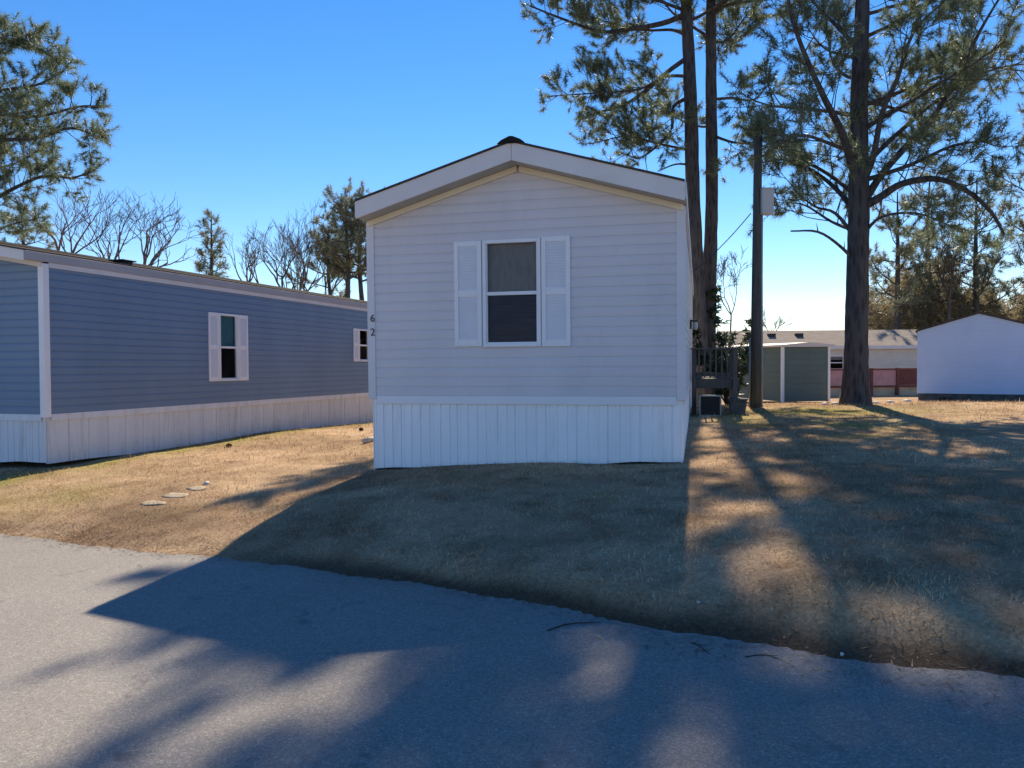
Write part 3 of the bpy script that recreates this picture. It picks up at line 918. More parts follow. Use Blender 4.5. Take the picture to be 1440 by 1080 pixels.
# right lawn pine
Y = 18.3
b0 = pix(1203, 560, Y); b0.z = gz(b0.x, b0.y)
tr = [b0] + Pts([(1204, 480), (1206, 380), (1208, 290), (1208, 150), (1213, 0), (1216, -140), (1214, -260), (1216, -340)], Y)
G = [
    (Pts([(1213, 292), (1240, 276, -0.3), (1270, 258, -0.6), (1320, 252, -1.0), (1365, 272, -1.3), (1395, 300, -1.5), (1412, 330, -1.6)], Y), 0.105),
    (Pts([(1214, 285), (1240, 245), (1275, 205, 0.3), (1315, 160, 0.5), (1350, 100, 0.7), (1380, 40, 0.8), (1410, -10, 0.8)], Y), 0.10),
    (Pts([(1212, 262), (1228, 220, -0.3), (1240, 160, -0.7), (1262, 110, -1.0), (1285, 45, -1.2), (1330, 0, -1.4)], Y), 0.085),
    (Pts([(1203, 250), (1185, 190, -0.4), (1160, 140, -0.8), (1135, 85, -1.0), (1115, 30, -1.2), (1105, -20, -1.2)], Y), 0.10),
    (Pts([(1204, 300), (1180, 270, 0.8), (1150, 245, 1.5), (1110, 225, 2.1), (1060, 230, 2.6)], Y), 0.07),
    (Pts([(1207, 70), (1185, 45, 0.3), (1160, 20, 0.6), (1130, -10, 0.8), (1100, -25, 1.0)], Y), 0.06),
    (Pts([(1213, 235), (1260, 190, 0.8), (1320, 140, 1.6), (1390, 100, 2.2), (1440, 90, 2.6)], Y), 0.07),
    (Pts([(1213, 330), (1240, 305, -0.4), (1290, 300, -0.9), (1340, 320, -1.2)], Y), 0.045),
    (Pts([(1204, 275), (1165, 245, 1.2), (1115, 218, 2.2), (1075, 195, 2.8)], Y), 0.06),
    (Pts([(1203, 325), (1170, 312, 1.0), (1130, 288, 1.8), (1095, 285, 2.2)], Y), 0.045),
    (Pts([(1213, 255), (1280, 232, -1.0), (1340, 205, -1.6), (1390, 198, -2.0)], Y), 0.06),
    (Pts([(1212, 150), (1290, 120, 1.2), (1370, 95, 2.0), (1440, 100, 2.4)], Y), 0.06),
    (Pts([(1206, 215), (1175, 205, -0.8), (1130, 190, -1.5), (1090, 200, -2.0)], Y), 0.06),
    (Pts([(1203, 335), (1175, 300, 0.2), (1145, 290, 0.4), (1118, 268, 0.6)], Y), 0.05),
]
BG = [(Pts([(1203, 368), (1180, 345, -0.2), (1150, 326, -0.4), (1112, 325, -0.5)], Y), 0.045)]
AL = []
for (hf, az, ln, up, r0) in auto_limbs(ar, 18, 0.37, 0.97, 3.6, 2.2, 0.06):
    if hf < 0.68 and math.sin(az) < 0.1 and math.cos(az) < 0.3: az += math.pi      # keeps clear of the utility pole
    AL.append((hf, az, ln, up, r0))
pine('large dark pine on the right lawn, thick single trunk with arching limbs', tr, [0.275, 0.255, 0.23, 0.19, 0.145, 0.09, 0.04], G,
     AL, 21, bare_guides=BG, needle=(44, 0.21, 0.0135), subkw=dict(sub_every=0.24, twig_every=0.085))

# the two slender pines behind the pale home
Y = 25.5
b0 = pix(986, 545, Y); b0.z = gz(b0.x, b0.y)
tr = [b0] + Pts([(984, 480), (979, 380), (974, 270), (971, 135), (965, 0), (960, -140), (957, -260), (956, -330)], Y)
G = [
    (Pts([(965, 20), (930, 33), (885, 41), (845, 44), (795, 28, -0.5), (745, 8, -0.8)], Y), 0.10),
    (Pts([(966, 50), (945, 42, 0.3), (905, 42, 0.8), (850, 30, 1.4), (800, 10, 1.8)], Y), 0.06),
    (Pts([(968, 80), (940, 100), (905, 130), (872, 150), (840, 158), (822, 166)], Y), 0.085),
    (Pts([(970, 107), (935, 108, -0.4), (900, 125, -0.9), (850, 130, -1.3), (775, 135, -1.5)], Y), 0.06),
    (Pts([(972, 135), (947, 150), (945, 180), (930, 200), (900, 222), (878, 216)], Y), 0.07),
    (Pts([(973, 212), (930, 203), (880, 192), (840, 200)], Y), 0.05),
    (Pts([(967, -20), (925, -10), (880, -8, 0.5), (825, -22, 0.8), (770, -20, 1.0)], Y), 0.08),
    (Pts([(966, -60), (910, -75), (850, -100, -0.8), (790, -110, -1.2)], Y), 0.07),
    (Pts([(962, -130), (925, -140), (890, -152), (862, -150)], Y), 0.06),
    (Pts([(959, -225), (925, -238), (895, -255), (872, -255)], Y), 0.05),
]
BG = [(Pts([(974, 232), (950, 231), (925, 241)], Y), 0.04)]
pine('slim leaning pine behind the pale home, left one of the close pair', tr, [0.29, 0.26, 0.235, 0.21, 0.16, 0.10, 0.04], G,
     auto_limbs(ar, 19, 0.60, 0.985, 3.3, 1.5, 0.06), 33, 'tall pines behind the pale home', bare_guides=BG, needle=(44, 0.23, 0.016), subkw=dict(sub_every=0.17, twig_every=0.08))
Y = 26.2
b0 = pix(997, 545, Y); b0.z = gz(b0.x, b0.y)
tr = [b0] + Pts([(996, 480), (998, 380), (1001, 270), (1000, 135), (1000, 0), (1003, -140), (1008, -260), (1010, -340)], Y)
G = [
    (Pts([(1001, 140), (1030, 138), (1060, 140), (1085, 112, -0.5)], Y), 0.06),
    (Pts([(1001, 22), (1020, 8), (1050, 3), (1095, -2, -0.5)], Y), 0.08),
    (Pts([(1001, 190), (1030, 200, -0.4), (1065, 205, -0.8), (1085, 225, -1)], Y), 0.055),
    (Pts([(1001, 60), (1025, 55, 0.9), (1050, 20, 1.4)], Y), 0.055),
    (Pts([(1000, 175), (985, 178, 0.8), (950, 165, 1.6), (905, 130, 2)], Y), 0.055),
    (Pts([(1002, -60), (1040, -80), (1090, -110)], Y), 0.07),
]
pine('straight slim pine with a vine on its lower trunk, right one of the close pair', tr, [0.28, 0.24, 0.21, 0.185, 0.15, 0.09, 0.04], G,
     auto_limbs(ar, 19, 0.56, 0.985, 3.5, 2.0, 0.06), 35, 'tall pines behind the pale home', vine=True, needle=(44, 0.23, 0.016), subkw=dict(sub_every=0.17, twig_every=0.08))

# pine reaching in from the left edge
Y = 24.0
b0 = pix(-150, 470, Y); b0.z = gz(b0.x, b0.y)
tr = [b0] + Pts([(-152, 380), (-148, 250), (-150, 120), (-152, 0), (-150, -120), (-150, -220)], Y)
G = [
    (Pts([(-148, 300), (-100, 318), (-40, 300), (10, 270), (60, 248), (100, 250), (128, 242)], Y), 0.09),
    (Pts([(-148, 250), (-80, 235), (-10, 200), (50, 195), (100, 180), (138, 195)], Y), 0.09),
    (Pts([(-150, 190), (-80, 160), (-10, 130), (50, 120), (90, 100)], Y), 0.08),
    (Pts([(-150, 130), (-80, 100), (-20, 70), (30, 55), (80, 85)], Y), 0.07),
    (Pts([(-150, 150), (-60, 150, -0.8), (40, 165, -1), (110, 150, -1.2), (140, 150, -1.2)], Y), 0.07),
    (Pts([(-148, 330), (-60, 345), (10, 318), (60, 305)], Y), 0.06),
    (Pts([(-150, 210), (-70, 215, 0.8), (0, 235, 1.2), (60, 210, 1.4)], Y), 0.06),
    (Pts([(-150, 60), (-80, 45), (-25, 35), (8, 60)], Y), 0.06),
]
pine('pine at the left edge, needled branches reaching over the blue home', tr, [0.26, 0.24, 0.22, 0.18, 0.13, 0.07, 0.03], G,
     auto_limbs(ar, 12, 0.35, 0.97, 3.6, 1.3, 0.05), 41, needle=(44, 0.23, 0.016), subkw=dict(sub_len=(0.5, 1.35), sub_every=0.15, twig_every=0.08, start=0.3))

# background pines
def small_pine(label, px, top, Yd, rad, seed, nl=14, f0=0.35, ln=(2.2, 0.7), lean=0, group=None, dens=1.0, ts=1.15, sub=(0.5, 1.3)):
    r = random.Random(seed)
    b = pix(px, 500, Yd); b.z = gz(b.x, b.y)
    t = pix(px+lean, top, Yd)
    pts = [b, b.lerp(t, 0.33)+Vector((r.uniform(-.15, .15), 0, 0)), b.lerp(t, 0.66)+Vector((r.uniform(-.2, .2), 0, 0)), t]
    return pine(label, pts, [rad, rad*0.85, rad*0.6, rad*0.15], [], auto_limbs(r, nl, f0, 0.97, ln[0], ln[1], rad*0.3), seed, group,
                needle=(26, 0.28, 0.028), matn='far_needles', subkw=dict(sub_len=sub, sub_every=0.24, twig_every=0.15, ts=ts, side_r=0.022, dens=dens, start=0.15))

grpL = 'pines far behind the blue home'
small_pine('cone-shaped evergreen standing alone between bare trees above the blue roof', 297, 297, 46, 0.15, 51, 30, 0.40, (1.5, 0.2), 0, grpL, sub=(0.3, 0.7))
small_pine('tall far pine whose crown touches the left gable end of the pale roof', 508, 283, 50, 0.22, 52, 19, 0.58, (3.0, 1.6), 2, grpL)
small_pine('far pine with dense round crown just left of the pale home', 487, 287, 49, 0.22, 53, 19, 0.58, (2.8, 1.4), -2, grpL)
small_pine('shorter far pine on the left side of the clump near the pale home', 472, 318, 52, 0.18, 54, 14, 0.56, (2.6, 1.2), -10, grpL, dens=0.8)
small_pine('low far pine at the far left behind the blue roof', 30, 298, 44, 0.2, 55, 13, 0.3, (3.0, 1.0), 0, grpL, dens=0.8)
grpR = 'pines far behind the white shed'
small_pine('far pine just right of the big trunk, above the white gabled home', 1262, 270, 46, 0.2, 61, 15, 0.34, (3.4, 1.2), 0, grpR)
small_pine('far pine directly above the left eave of the white shed', 1306, 240, 49, 0.21, 62, 14, 0.36, (3.4, 1.4), 2, grpR)
small_pine('far pine above the ridge of the white shed', 1374, 250, 47, 0.2, 63, 14, 0.36, (3.4, 1.2), 0, grpR)
small_pine('far pine at the right edge with branches entering the picture', 1472, 150, 42, 0.26, 65, 14, 0.3, (3.8, 1.4), 0, grpR)

# bare winter trees
def bare_tree(label, px, top, Yd, spread, seed, m='bare_bark', group='bare trees far behind the blue home', fork=0.58, rad=0.16, stems=1):
    r = random.Random(seed)
    b = pix(px, 500, Yd); b.z = gz(b.x, b.y)
    H = pix(px, top, Yd).z - b.z
    root = thing('bare_tree', label, 'bare tree', b, 0, group)
    tk = MB(); cr = MB()
    def rec(p, d, L, rr, lev):
        n = 4
        pts = curve_branch(p, d, L, r, 0.12, n, 0.04 if lev == 0 else 0.17)
        (tk if lev == 0 else cr).tube(pts, [rr*(1-0.35*k/n) for k in range(n+1)], 7 if lev == 0 else (5 if lev < 3 else 3), cap=False)
        if lev >= 6: return
        kids = r.choice((2, 3)) if lev == 0 else r.choice((2, 2, 3))
        for c in range(kids):
            f = 1.0 if (c == 0 or lev == 0) else r.uniform(0.4, 1.0)
            k = min(n-1, int(f*n)); q = pts[k].lerp(pts[k+1], f*n-k) if f < 1 else pts[-1]
            tn = (pts[-1]-pts[-2]).normalized()
            s = rvec(r); s = (s-tn*s.dot(tn)).normalized()
            nd = tn + s*r.uniform(0.45, 0.85)*spread + Vector((0, 0, 0.10))
            rec(q, nd, (H*0.23 if lev == 0 else L)*r.uniform(0.62, 0.86), max((rr*0.8 if lev == 0 else rr)*r.uniform(0.55, 0.72), 0.0125), lev+1)
    for s in range(stems):
        d0 = Vector((r.uniform(-0.05, 0.05)*(1+stems), r.uniform(-0.05, 0.05), 1))
        rec(Vector((r.uniform(-.5, .5)*(stems-1), r.uniform(-.5, .5)*(stems-1), -0.2)), d0, H*fork*r.uniform(0.9, 1.05), rad*r.uniform(0.85, 1.1), 0)
    # scale so that the top meets the pictured height
    zz = max(v[2] for v in cr.v); k = H/zz; n_ = len(cr.v)
    mx_ = sum(v[0] for v in cr.v)/n_; my_ = sum(v[1] for v in cr.v)/n_; mz_ = sum(v[2] for v in cr.v)/n_
    for q in (tk, cr): q.v = [((v[0]-mx_*v[2]/mz_)*k, (v[1]-my_*v[2]/mz_)*k, v[2]*k) for v in q.v]     # the crown stands over its base
    tk.build('trunk', M[m], root, smooth=True); cr.build('crown', M[m], root, smooth=True)
    return root
bare_tree('reddish thin bare tree close to the left pine, behind the blue roof', 98, 250, 42, 0.7, 71, 'red_bark')
bare_tree('bare tree rising right behind the black roof vent of the blue home', 160, 268, 45, 1.0, 172)
bare_tree('wide bare tree with a low fork, tallest bare crown above the blue roof', 227, 270, 45, 1.0, 78, fork=0.60, rad=0.18)
bare_tree('small faint bare tree just right of the cone-shaped evergreen', 352, 318, 52, 0.9, 74)
bare_tree('bare tree with a spreading fork midway between the evergreen and the pine clump', 395, 305, 50, 0.95, 75, rad=0.18)
bare_tree('narrow upright bare tree with several stems, left beside the pine clump', 424, 288, 50, 0.65, 76, stems=3, rad=0.13)
bare_tree('slim bare tree touching the left flank of the pine clump', 442, 302, 54, 0.6, 77, stems=2, rad=0.13)
bare_tree('tiny bare tree beyond the tan roof beside the utility pole', 1086, 428, 60, 0.8, 79, group='bare trees right of the pale home')
bare_tree('thin pale bare sapling between the slim pines and the utility pole', 1022, 345, 40, 1.1, 80, group='bare trees right of the pale home', rad=0.06)
bare_tree('bare tree rising among the far pines behind the white shed', 1335, 300, 46, 0.9, 82, group='bare trees right of the pale home')

# brush behind the sheds: a tangled mass
def brush():
    r = random.Random(90); T = []
    for k in range(4200):
        px = r.uniform(1215, 1560); Yd = r.uniform(47, 56)
        b = pix(px, 500, Yd); z0 = gz(b.x, b.y)
        h = 6.3+1.1*math.sin(px*0.03)+0.6*math.sin(px*0.11)+r.uniform(-1.8, 0.8)
        p = Vector((b.x, b.y, z0+r.uniform(0.2, 1)**0.6*h))
        T.append((p, (rvec(r)+Vector((0, 0, 0.7))).normalized(), r.uniform(0.6, 1.4)))
    return needle_mesh('brush', T, 22, 0.7, 0.05, M['brush'], None, r)
tag(brush(), 'tangled brown winter undergrowth along the wood edge behind the white shed', 'brush', kind='stuff')

# ------------------------------------------------------------------ utility pole with meter box, wire
Y = 17.7
pb = pix(1062, 565, Y); pz = gz(pb.x, pb.y); pb.z = pz
ptop = pix(1066, 192, Y)
pole = thing('utility_pole', 'wooden utility pole with a grey metal box near its top, between the pines', 'utility pole', pb)
mb = MB(); d = ptop-pb
mb.tube([Vector((0, 0, -0.3)), d*0.3, d*0.65, d], [0.125, 0.115, 0.10, 0.092], 14); mb.build('pole_shaft', M['pole_wood'], pole, smooth=True)
q0 = pix(1070, 302, Y-0.05)-pb; q1 = pix(1085, 267, Y-0.05)-pb
mb = MB(); mb.box(q0.x-0.02, q1.x, -0.22, 0.05, q0.z, q1.z); mb.box(q0.x-0.035, q1.x+0.015, -0.235, 0.065, q1.z, q1.z+0.02); mb.build('metal_box', M['box_grey'], pole, bevel=0.01)
mb = MB()
mb.tube([(0.135, -0.05, 0), (0.135, -0.05, 1.2), (0.125, -0.05, 3.0), (0.125, -0.05, q0.z-0.01)], [0.028]*4, 8); mb.build('conduit', M['galv'], pole, smooth=True)
mb = MB(); mb.tube([(-0.14, -0.03, 0), (-0.135, -0.03, 1.6)], [0.02]*2, 8); mb.build('conduit', M['galv'], pole, smooth=True)

def wire(label, a, b, sag, rad=0.012):
    a = Vector(a); b = Vector(b); pts = []
    for k in range(17):
        t = k/16; p = a.lerp(b, t); p.z -= sag*4*t*(1-t); pts.append(p)
    mb = MB(); base = a.copy()
    mb.tube([p-base for p in pts], [rad]*17, 5)
    o = mb.build('overhead_wire', M['black_metal'], None, smooth=True, loc=base)
    tag(o, label, 'wire', 'overhead wires')
wt = pix(1062, 300, Y)
wire('thin cable dropping from the utility pole towards the pale home roof', (wt.x-0.1, wt.y, wt.z), Vector((*wpt(WW*0.9, 12.5), 3.72)), 0.15)
wt2 = pix(1066, 205, Y)
wire('thin cable running right from the top of the utility pole', (wt2.x+0.09, wt2.y, wt2.z), pix(1700, 232, 30), 0.5)

# ------------------------------------------------------------------ deck, crate and bin beside the pale home
def wframe(u, v):
    x, y = wpt(u, v); return (x, y, gz(x, y))
dk = thing('wooden_deck', 'small weathered wooden deck with railing at the side of the pale home', 'deck', wframe(WW+0.04, 7.1), -WYAW)
dw, dl = 0.92, 2.0
fz = 1.17-dk.location.z; rz_ = 1.78-dk.location.z
mb = MB()
for k in range(14):
    mb.box(0, dw, k*dl/14+0.004, (k+1)*dl/14-0.004, fz-0.03, fz)
mb.build('deck_boards', M['weathered_wood'], dk)
mb = MB(); mb.box(0, dw, -0.04, -0.002, fz-0.20, fz-0.005); mb.box(dw+0.002, dw+0.04, -0.04, dl, fz-0.2, fz-0.005); mb.build('rim_joist', M['weathered_wood'], dk)
for (x, y) in ((0.0, -0.085), (dw-0.09, -0.135), (dw-0.09, dl-0.1), (0.0, dl-0.09)):
    mb = MB(); mb.box(x, x+0.09, y, y+0.09, -0.2, rz_); mb.build('post', M['weathered_wood'], dk, bevel=0.005)
mb = MB(); mb.box(-0.02, dw+0.03, -0.15, -0.02, rz_, rz_+0.035); mb.box(dw-0.10, dw+0.03, -0.018, dl, rz_, rz_+0.035); mb.build('top_rail', M['weathered_wood'], dk)
mb = MB(); mb.box(0.092, dw-0.092, -0.08, -0.042, fz+0.06, fz+0.13); mb.build('bottom_rail', M['weathered_wood'], dk)
for k in range(6):
    x = 0.13+k*0.115
    mb = MB(); mb.box(x, x+0.035, -0.12, -0.083, fz+0.02, rz_-0.002); mb.build('baluster', M['weathered_wood'], dk)
for k in range(12):
    y = 0.1+k*0.145
    mb = MB(); mb.box(dw-0.04, dw-0.005, y, y+0.035, fz+0.02, rz_-0.002); mb.build('baluster', M['weathered_wood'], dk)
# framed dark crate
cf = thing('pet_crate', 'dark square crate with a pale frame standing under the deck railing', 'crate', wframe(WW+0.19, 6.6), -WYAW)
mb = MB(); s_ = 0.44
for b in ((0, s_, 0, 0.03, 0, 0.03), (0, s_, 0, 0.03, s_-0.03, s_), (0, 0.03, 0.001, 0.029, 0.031, s_-0.031), (s_-0.03, s_, 0.001, 0.029, 0.031, s_-0.031)): mb.box(*b)
mb.build('frame', M['galv'], cf)
mb = MB(); mb.box(0.006, s_-0.006, 0.032, 0.34, 0.004, s_-0.006); mb.build('body', M['black_metal'], cf, bevel=0.01)
mb = MB()
for k in range(9): mb.box(0.05+k*0.042, 0.056+k*0.042, 0.008, 0.014, 0.031, s_-0.031)
mb.build('grille', M['black_metal'], cf)
# lidded grey bin
bn = thing('storage_bin', 'low grey-green lidded bin right of the dark crate', 'bin', wframe(WW+0.80, 6.75), -WYAW)
mb = MB(); mb.prism([(0.02, 0.02, 0), (0.30, 0.02, 0), (0.34, 0.0, 0.29), (-0.01, 0.0, 0.29)], (0, 0.34, 0)); mb.build('body', M['foundation'], bn, bevel=0.012)
mb = MB(); mb.box(-0.03, 0.36, -0.02, 0.36, 0.291, 0.33); mb.build('lid', M['foundation'], bn, bevel=0.01)

# dark evergreen shrub between deck and pole
def shrub():
    r = random.Random(17); b = pix(1024, 520, 22.5); b.z = gz(b.x, b.y)
    root = thing('shrub', 'dark leafy evergreen shrub between the wooden deck and the utility pole', 'shrub', b)
    mb = MB(); T = []
    for k in range(11):
        a = r.uniform(0, 6.28); d = Vector((math.cos(a)*0.35, math.sin(a)*0.35, 1))
        pl = curve_branch(Vector((0, 0, -0.1)), d, r.uniform(1.5, 2.7), r, 0.05, 6, 0.14)
        mb.tube(pl, [0.03-0.004*i for i in range(7)], 5)
        for i in range(2, 7):
            for q in range(7):
                T.append((pl[i]+rvec(r)*r.uniform(0, 0.28), (rvec(r)+Vector((0, 0, 0.4))).normalized(), r.uniform(0.7, 1.2)))
    mb.build('stems', M['twig'], root); needle_mesh('foliage', T, 9, 0.22, 0.06, M['dark_leaf'], root, r)
shrub()

# ------------------------------------------------------------------ green shed
Y = 25.0
c0 = pix(1100, 560, Y); sz = gz(c0.x, c0.y)
gyaw = R(10)
gs = thing('green_shed', 'low dark green shed with white corner trim behind the utility pole', 'shed', (c0.x, c0.y, sz), gyaw)
# local: corner at origin; right face along +x, left face along (-1,0.6)
topz = pix(1100, 488, Y).z-sz
rw, lw = 1.67, 4.2
mb = MB()
lap_front(mb, 0, rw, 0.02, topz, 0.0001, 0.2, [])
lap_side(mb, 0, -1, 0.0, lw, 0.02, topz, 0.2, [])
lap_side(mb, rw, 1, 0.0, lw, 0.02, topz, 0.2, [])
mb.quad((rw, lw, 0), (0, lw, 0), (0, lw, topz), (rw, lw, topz))
mb.build('wall', M['green_vinyl'], gs)
for (x, y) in ((-0.025, -0.025), (rw-0.06, -0.025), (-0.025, lw-0.06), (rw-0.06, lw-0.06)):
    mb = MB(); mb.box(x, x+0.085, y, y+0.085, 0, topz); mb.build('corner_trim', M['white_trim'], gs)
mb = MB(); mb.prism([(-0.12, -0.15, topz+0.002), (rw+0.1, -0.15, topz+0.002), (rw+0.1, -0.15, topz+0.07), (rw/2, -0.15, topz+0.15), (-0.12, -0.15, topz+0.07)], (0, lw+0.3, 0)); mb.build('roof', M['home_white'], gs)

# ------------------------------------------------------------------ white shed on the right
Y = 22.0
a0 = pix(1290, 560, Y); sz = gz(a0.x, a0.y)
sh = thing('white_shed', 'white gabled garden shed with a dark base at the right edge', 'shed', (a0.x, a0.y, sz), R(-29))
wv = 2.98; ez = pix(1290, 466, Y).z-sz; az_ = pix(1362, 443, Y).z-sz
mb = MB()
lap_front(mb, 0, wv, 0.24, ez, az_-ez, 0.11, [], dp=0.005)
lap_side(mb, 0, -1, 0, 3.6, 0.24, ez, 0.11, []); lap_side(mb, wv, 1, 0, 3.6, 0.24, ez, 0.11, [])
mb.poly([(wv, 3.6, 0.24), (0, 3.6, 0.24), (0, 3.6, ez), (wv/2, 3.6, az_), (wv, 3.6, ez)])
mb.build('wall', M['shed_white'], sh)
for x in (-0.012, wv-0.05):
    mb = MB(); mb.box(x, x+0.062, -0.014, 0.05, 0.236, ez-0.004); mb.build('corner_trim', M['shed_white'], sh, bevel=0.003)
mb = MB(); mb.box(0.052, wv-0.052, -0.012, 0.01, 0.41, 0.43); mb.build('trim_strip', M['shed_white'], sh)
mb = MB(); mb.box(0.02, wv-0.02, 0.02, 3.58, -0.25, 0.238); mb.build('base', M['foundation'], sh)
mb = MB(); mb.box(0.55, 0.86, -0.03, 0.018, -0.02, 0.13); mb.build('vent', M['black_metal'], sh)
sl = (az_-ez)/(wv/2)
for s in (0, 1):
    mb = MB()
    xs = (-0.06, wv/2) if s == 0 else (wv/2, wv+0.12)
    zf = (lambda u: ez+sl*u) if s == 0 else (lambda u: ez+sl*(wv-u))
    mb.prism([(xs[0], -0.06, zf(xs[0])+0.004), (xs[1], -0.06, zf(xs[1])+0.004), (xs[1], -0.06, zf(xs[1])+0.05), (xs[0], -0.06, zf(xs[0])+0.05)], (0, 3.75, 0))
    mb.build('roof', M['shingle'], sh)

# ------------------------------------------------------------------ tan-roofed home far right with red deck fence
Y = 38.0
p0 = pix(1030, 545, Y); p1 = pix(1330, 545, Y); zg = gz(p0.x, p0.y)-0.05
hm = thing('white_home', 'far white mobile home with a tan shingle roof behind the green shed', 'mobile home', (p0.x, p0.y, zg), 0)
hl = p1.x-p0.x; ev = pix(1150, 488, Y).z-zg; rg = pix(1150, 466, Y+2).z-zg
mb = MB(); lap_front(mb, 0, hl, 0.75, ev, 0.0001, 0.14, [(4.75, 5.5, 1.15, 1.85)]); mb.quad((hl, 4.4, 0.3), (0, 4.4, 0.3), (0, 4.4, ev), (hl, 4.4, ev))
mb.poly([(0, 4.4, 0.3), (0, 0, 0.3), (0, 0, ev), (0, 2.2, rg), (0, 4.4, ev)]); mb.poly([(hl, 0, 0.3), (hl, 4.4, 0.3), (hl, 4.4, ev), (hl, 2.2, rg), (hl, 0, ev)])
mb.build('wall', M['home_white'], hm)
mb = MB(); skirt_run(mb, (0.02, 0.02), (hl-0.02, 0.02), (0, -1), lambda t: -0.1, 0.748, 0.4); mb.build('skirting', M['beige'], hm)
mb = MB()
mb.prism([(-0.15, -0.25, ev), (-0.15, 2.2, rg+0.02), (-0.15, 2.2, rg+0.06), (-0.15, -0.25, ev+0.05)], (hl+0.3, 0, 0)); mb.prism([(-0.15, 2.2, rg+0.02), (-0.15, 4.65, ev), (-0.15, 4.65, ev+0.05), (-0.15, 2.2, rg+0.06)], (hl+0.3, 0, 0))
mb.build('roof', M['tan_shingle'], hm)
mb = MB(); mb.box(-0.15, hl+0.15, -0.28, -0.252, ev-0.12, ev+0.045); mb.build('fascia', M['grey_fascia'], hm)
window_on(hm, (4.75, 0, 0), (1, 0, 0), (0, -1, 0), 0.75, 1.15, 1.85, 'curtain', 0.3)
for x in (2.2, 3.6):
    mb = MB(); mb.box(x, x+0.35, 1.2, 1.5, ev+(rg-ev)*0.6, ev+(rg-ev)*0.6+0.22); mb.build('roof_vent', M['black_metal'], hm)

Y = 34.0
f0 = pix(1150, 545, Y); f1 = pix(1300, 545, Y)
zg = gz(f0.x, f0.y)
df = thing('deck_fence', 'dark red railing with pink panels in front of the far white home', 'fence', (f0.x, f0.y, zg), 0)
fl = f1.x-f0.x
zt = pix(1230, 518, Y).z-zg; zb = pix(1230, 545, Y).z-zg
mb = MB(); mb.box(0, fl, -0.05, 0.05, zt-0.08, zt); mb.build('top_rail', M['red_paint'], df)
mb = MB(); mb.box(0, fl, -0.05, 0.05, zb, zb+0.10); mb.build('bottom_rail', M['red_paint'], df)
npst = 5
for k in range(npst):
    x = k*(fl-0.12)/(npst-1)
    mb = MB(); mb.box(x, x+0.12, -0.065, 0.055, -0.3, zt+0.02); mb.build('post', M['red_paint'], df)
    if k < npst-1:
        x1 = (k+1)*(fl-0.12)/(npst-1)
        mb = MB()
        xx = x+0.125
        while xx < x1-0.02:
            mb.box(xx, min(xx+0.11, x1-0.005), -0.012, 0.012, zb+0.102, zt-0.082); xx += 0.118
        pm = M['red_paint'] if k == npst-2 else M['pink_panel']
        po = mb.build('panel', pm, df)
        if k == npst-2: po['label'] = 'dark red panel'
mb = MB(); mb.box(0.02, fl-0.02, 0.08, 0.14, -0.3, zb-0.003); mb.build('skirting', M['beige'], df)

# ------------------------------------------------------------------ small things on the ground
def ground_hit(px, py):
    d = CM @ Vector(((px-CX)/F, (CY-py)/F, -1.0))
    t = 1.0
    for k in range(4000):
        p = CAM+d*t
        z = max(gz(p.x, p.y), float(road_z(p.x, p.y)) if road_v(p.x, p.y) < 0 else -9)
        if p.z <= z: break
        t += 0.01
    p.z = z
    return p

def rock(label, px, py, s, m, name='stone', cat='stone', group=None, seed=1, flat=0.6, at=None):
    r = random.Random(seed); p = at if at is not None else ground_hit(px, py)
    import bmesh
    bm = bmesh.new(); bmesh.ops.create_icosphere(bm, subdivisions=2, radius=1)
    for v in bm.verts:
        v.co = Vector((v.co.x*s[0], v.co.y*s[1], v.co.z*s[2]))*(1+r.uniform(-0.16, 0.16))
    me = bpy.data.meshes.new(name); bm.to_mesh(me); bm.free(); me.materials.append(M[m])
    me.polygons.foreach_set('use_smooth', [True]*len(me.polygons))
    o = bpy.data.objects.new(name, me); C.objects.link(o)
    o.location = (p.x, p.y, p.z+s[2]*0.45); o.rotation_euler = (0, 0, r.uniform(0, 3))
    if name == 'paver':
        nrm = Vector((gz(p.x-0.15, p.y)-gz(p.x+0.15, p.y), gz(p.x, p.y-0.15)-gz(p.x, p.y+0.15), 0.3)).normalized()
        o.rotation_mode = 'QUATERNION'; o.rotation_quaternion = nrm.to_track_quat('Z', 'Y')
        o.location.z = p.z+0.003
    tag(o, label, cat, group)
rock('small bright white stone on the sunlit dry grass beside a flat grey stone', 291, 681, (0.06, 0.04, 0.028), 'white_stone', seed=3)
rock('flat grey stone sunk in the dry grass, nearest to the street', 216, 708, (0.17, 0.10, 0.007), 'stone', 'paver', 'paver', 'sunken stones in the left lawn', 4)
rock('flat grey stone sunk in the dry grass, middle of the row', 246, 697, (0.19, 0.11, 0.008), 'stone', 'paver', 'paver', 'sunken stones in the left lawn', 5)
rock('flat grey stone sunk in the dry grass, closest to the white stone', 276, 687, (0.16, 0.10, 0.007), 'stone', 'paver', 'paver', 'sunken stones in the left lawn', 6)
for k, (px, py, lab) in enumerate(((1160, 561, 'pale stone at the foot of the green shed'), (1174, 562, 'pale stone between the green shed and the big pine trunk'), (1232, 561, 'pale stone just right of the big pine trunk'), (1252, 561, 'pale stone halfway between the big pine and the white shed'), (1276, 562, 'pale stone beside the left base of the white shed'))):
    b = pix(px, py, 19.0+0.2*k); b.z = gz(b.x, b.y)
    rock(lab, 0, 0, (0.11, 0.09, 0.05), 'white_stone', group='pale stones near the big pine', seed=20+k, flat=0.5, at=b)
rock('white pebble lying where dry grass meets the street, left of the sunlit tuft', 982, 848, (0.014, 0.011, 0.009), 'white_stone', 'pebble', 'pebble', 'pebbles at the street edge', 31)
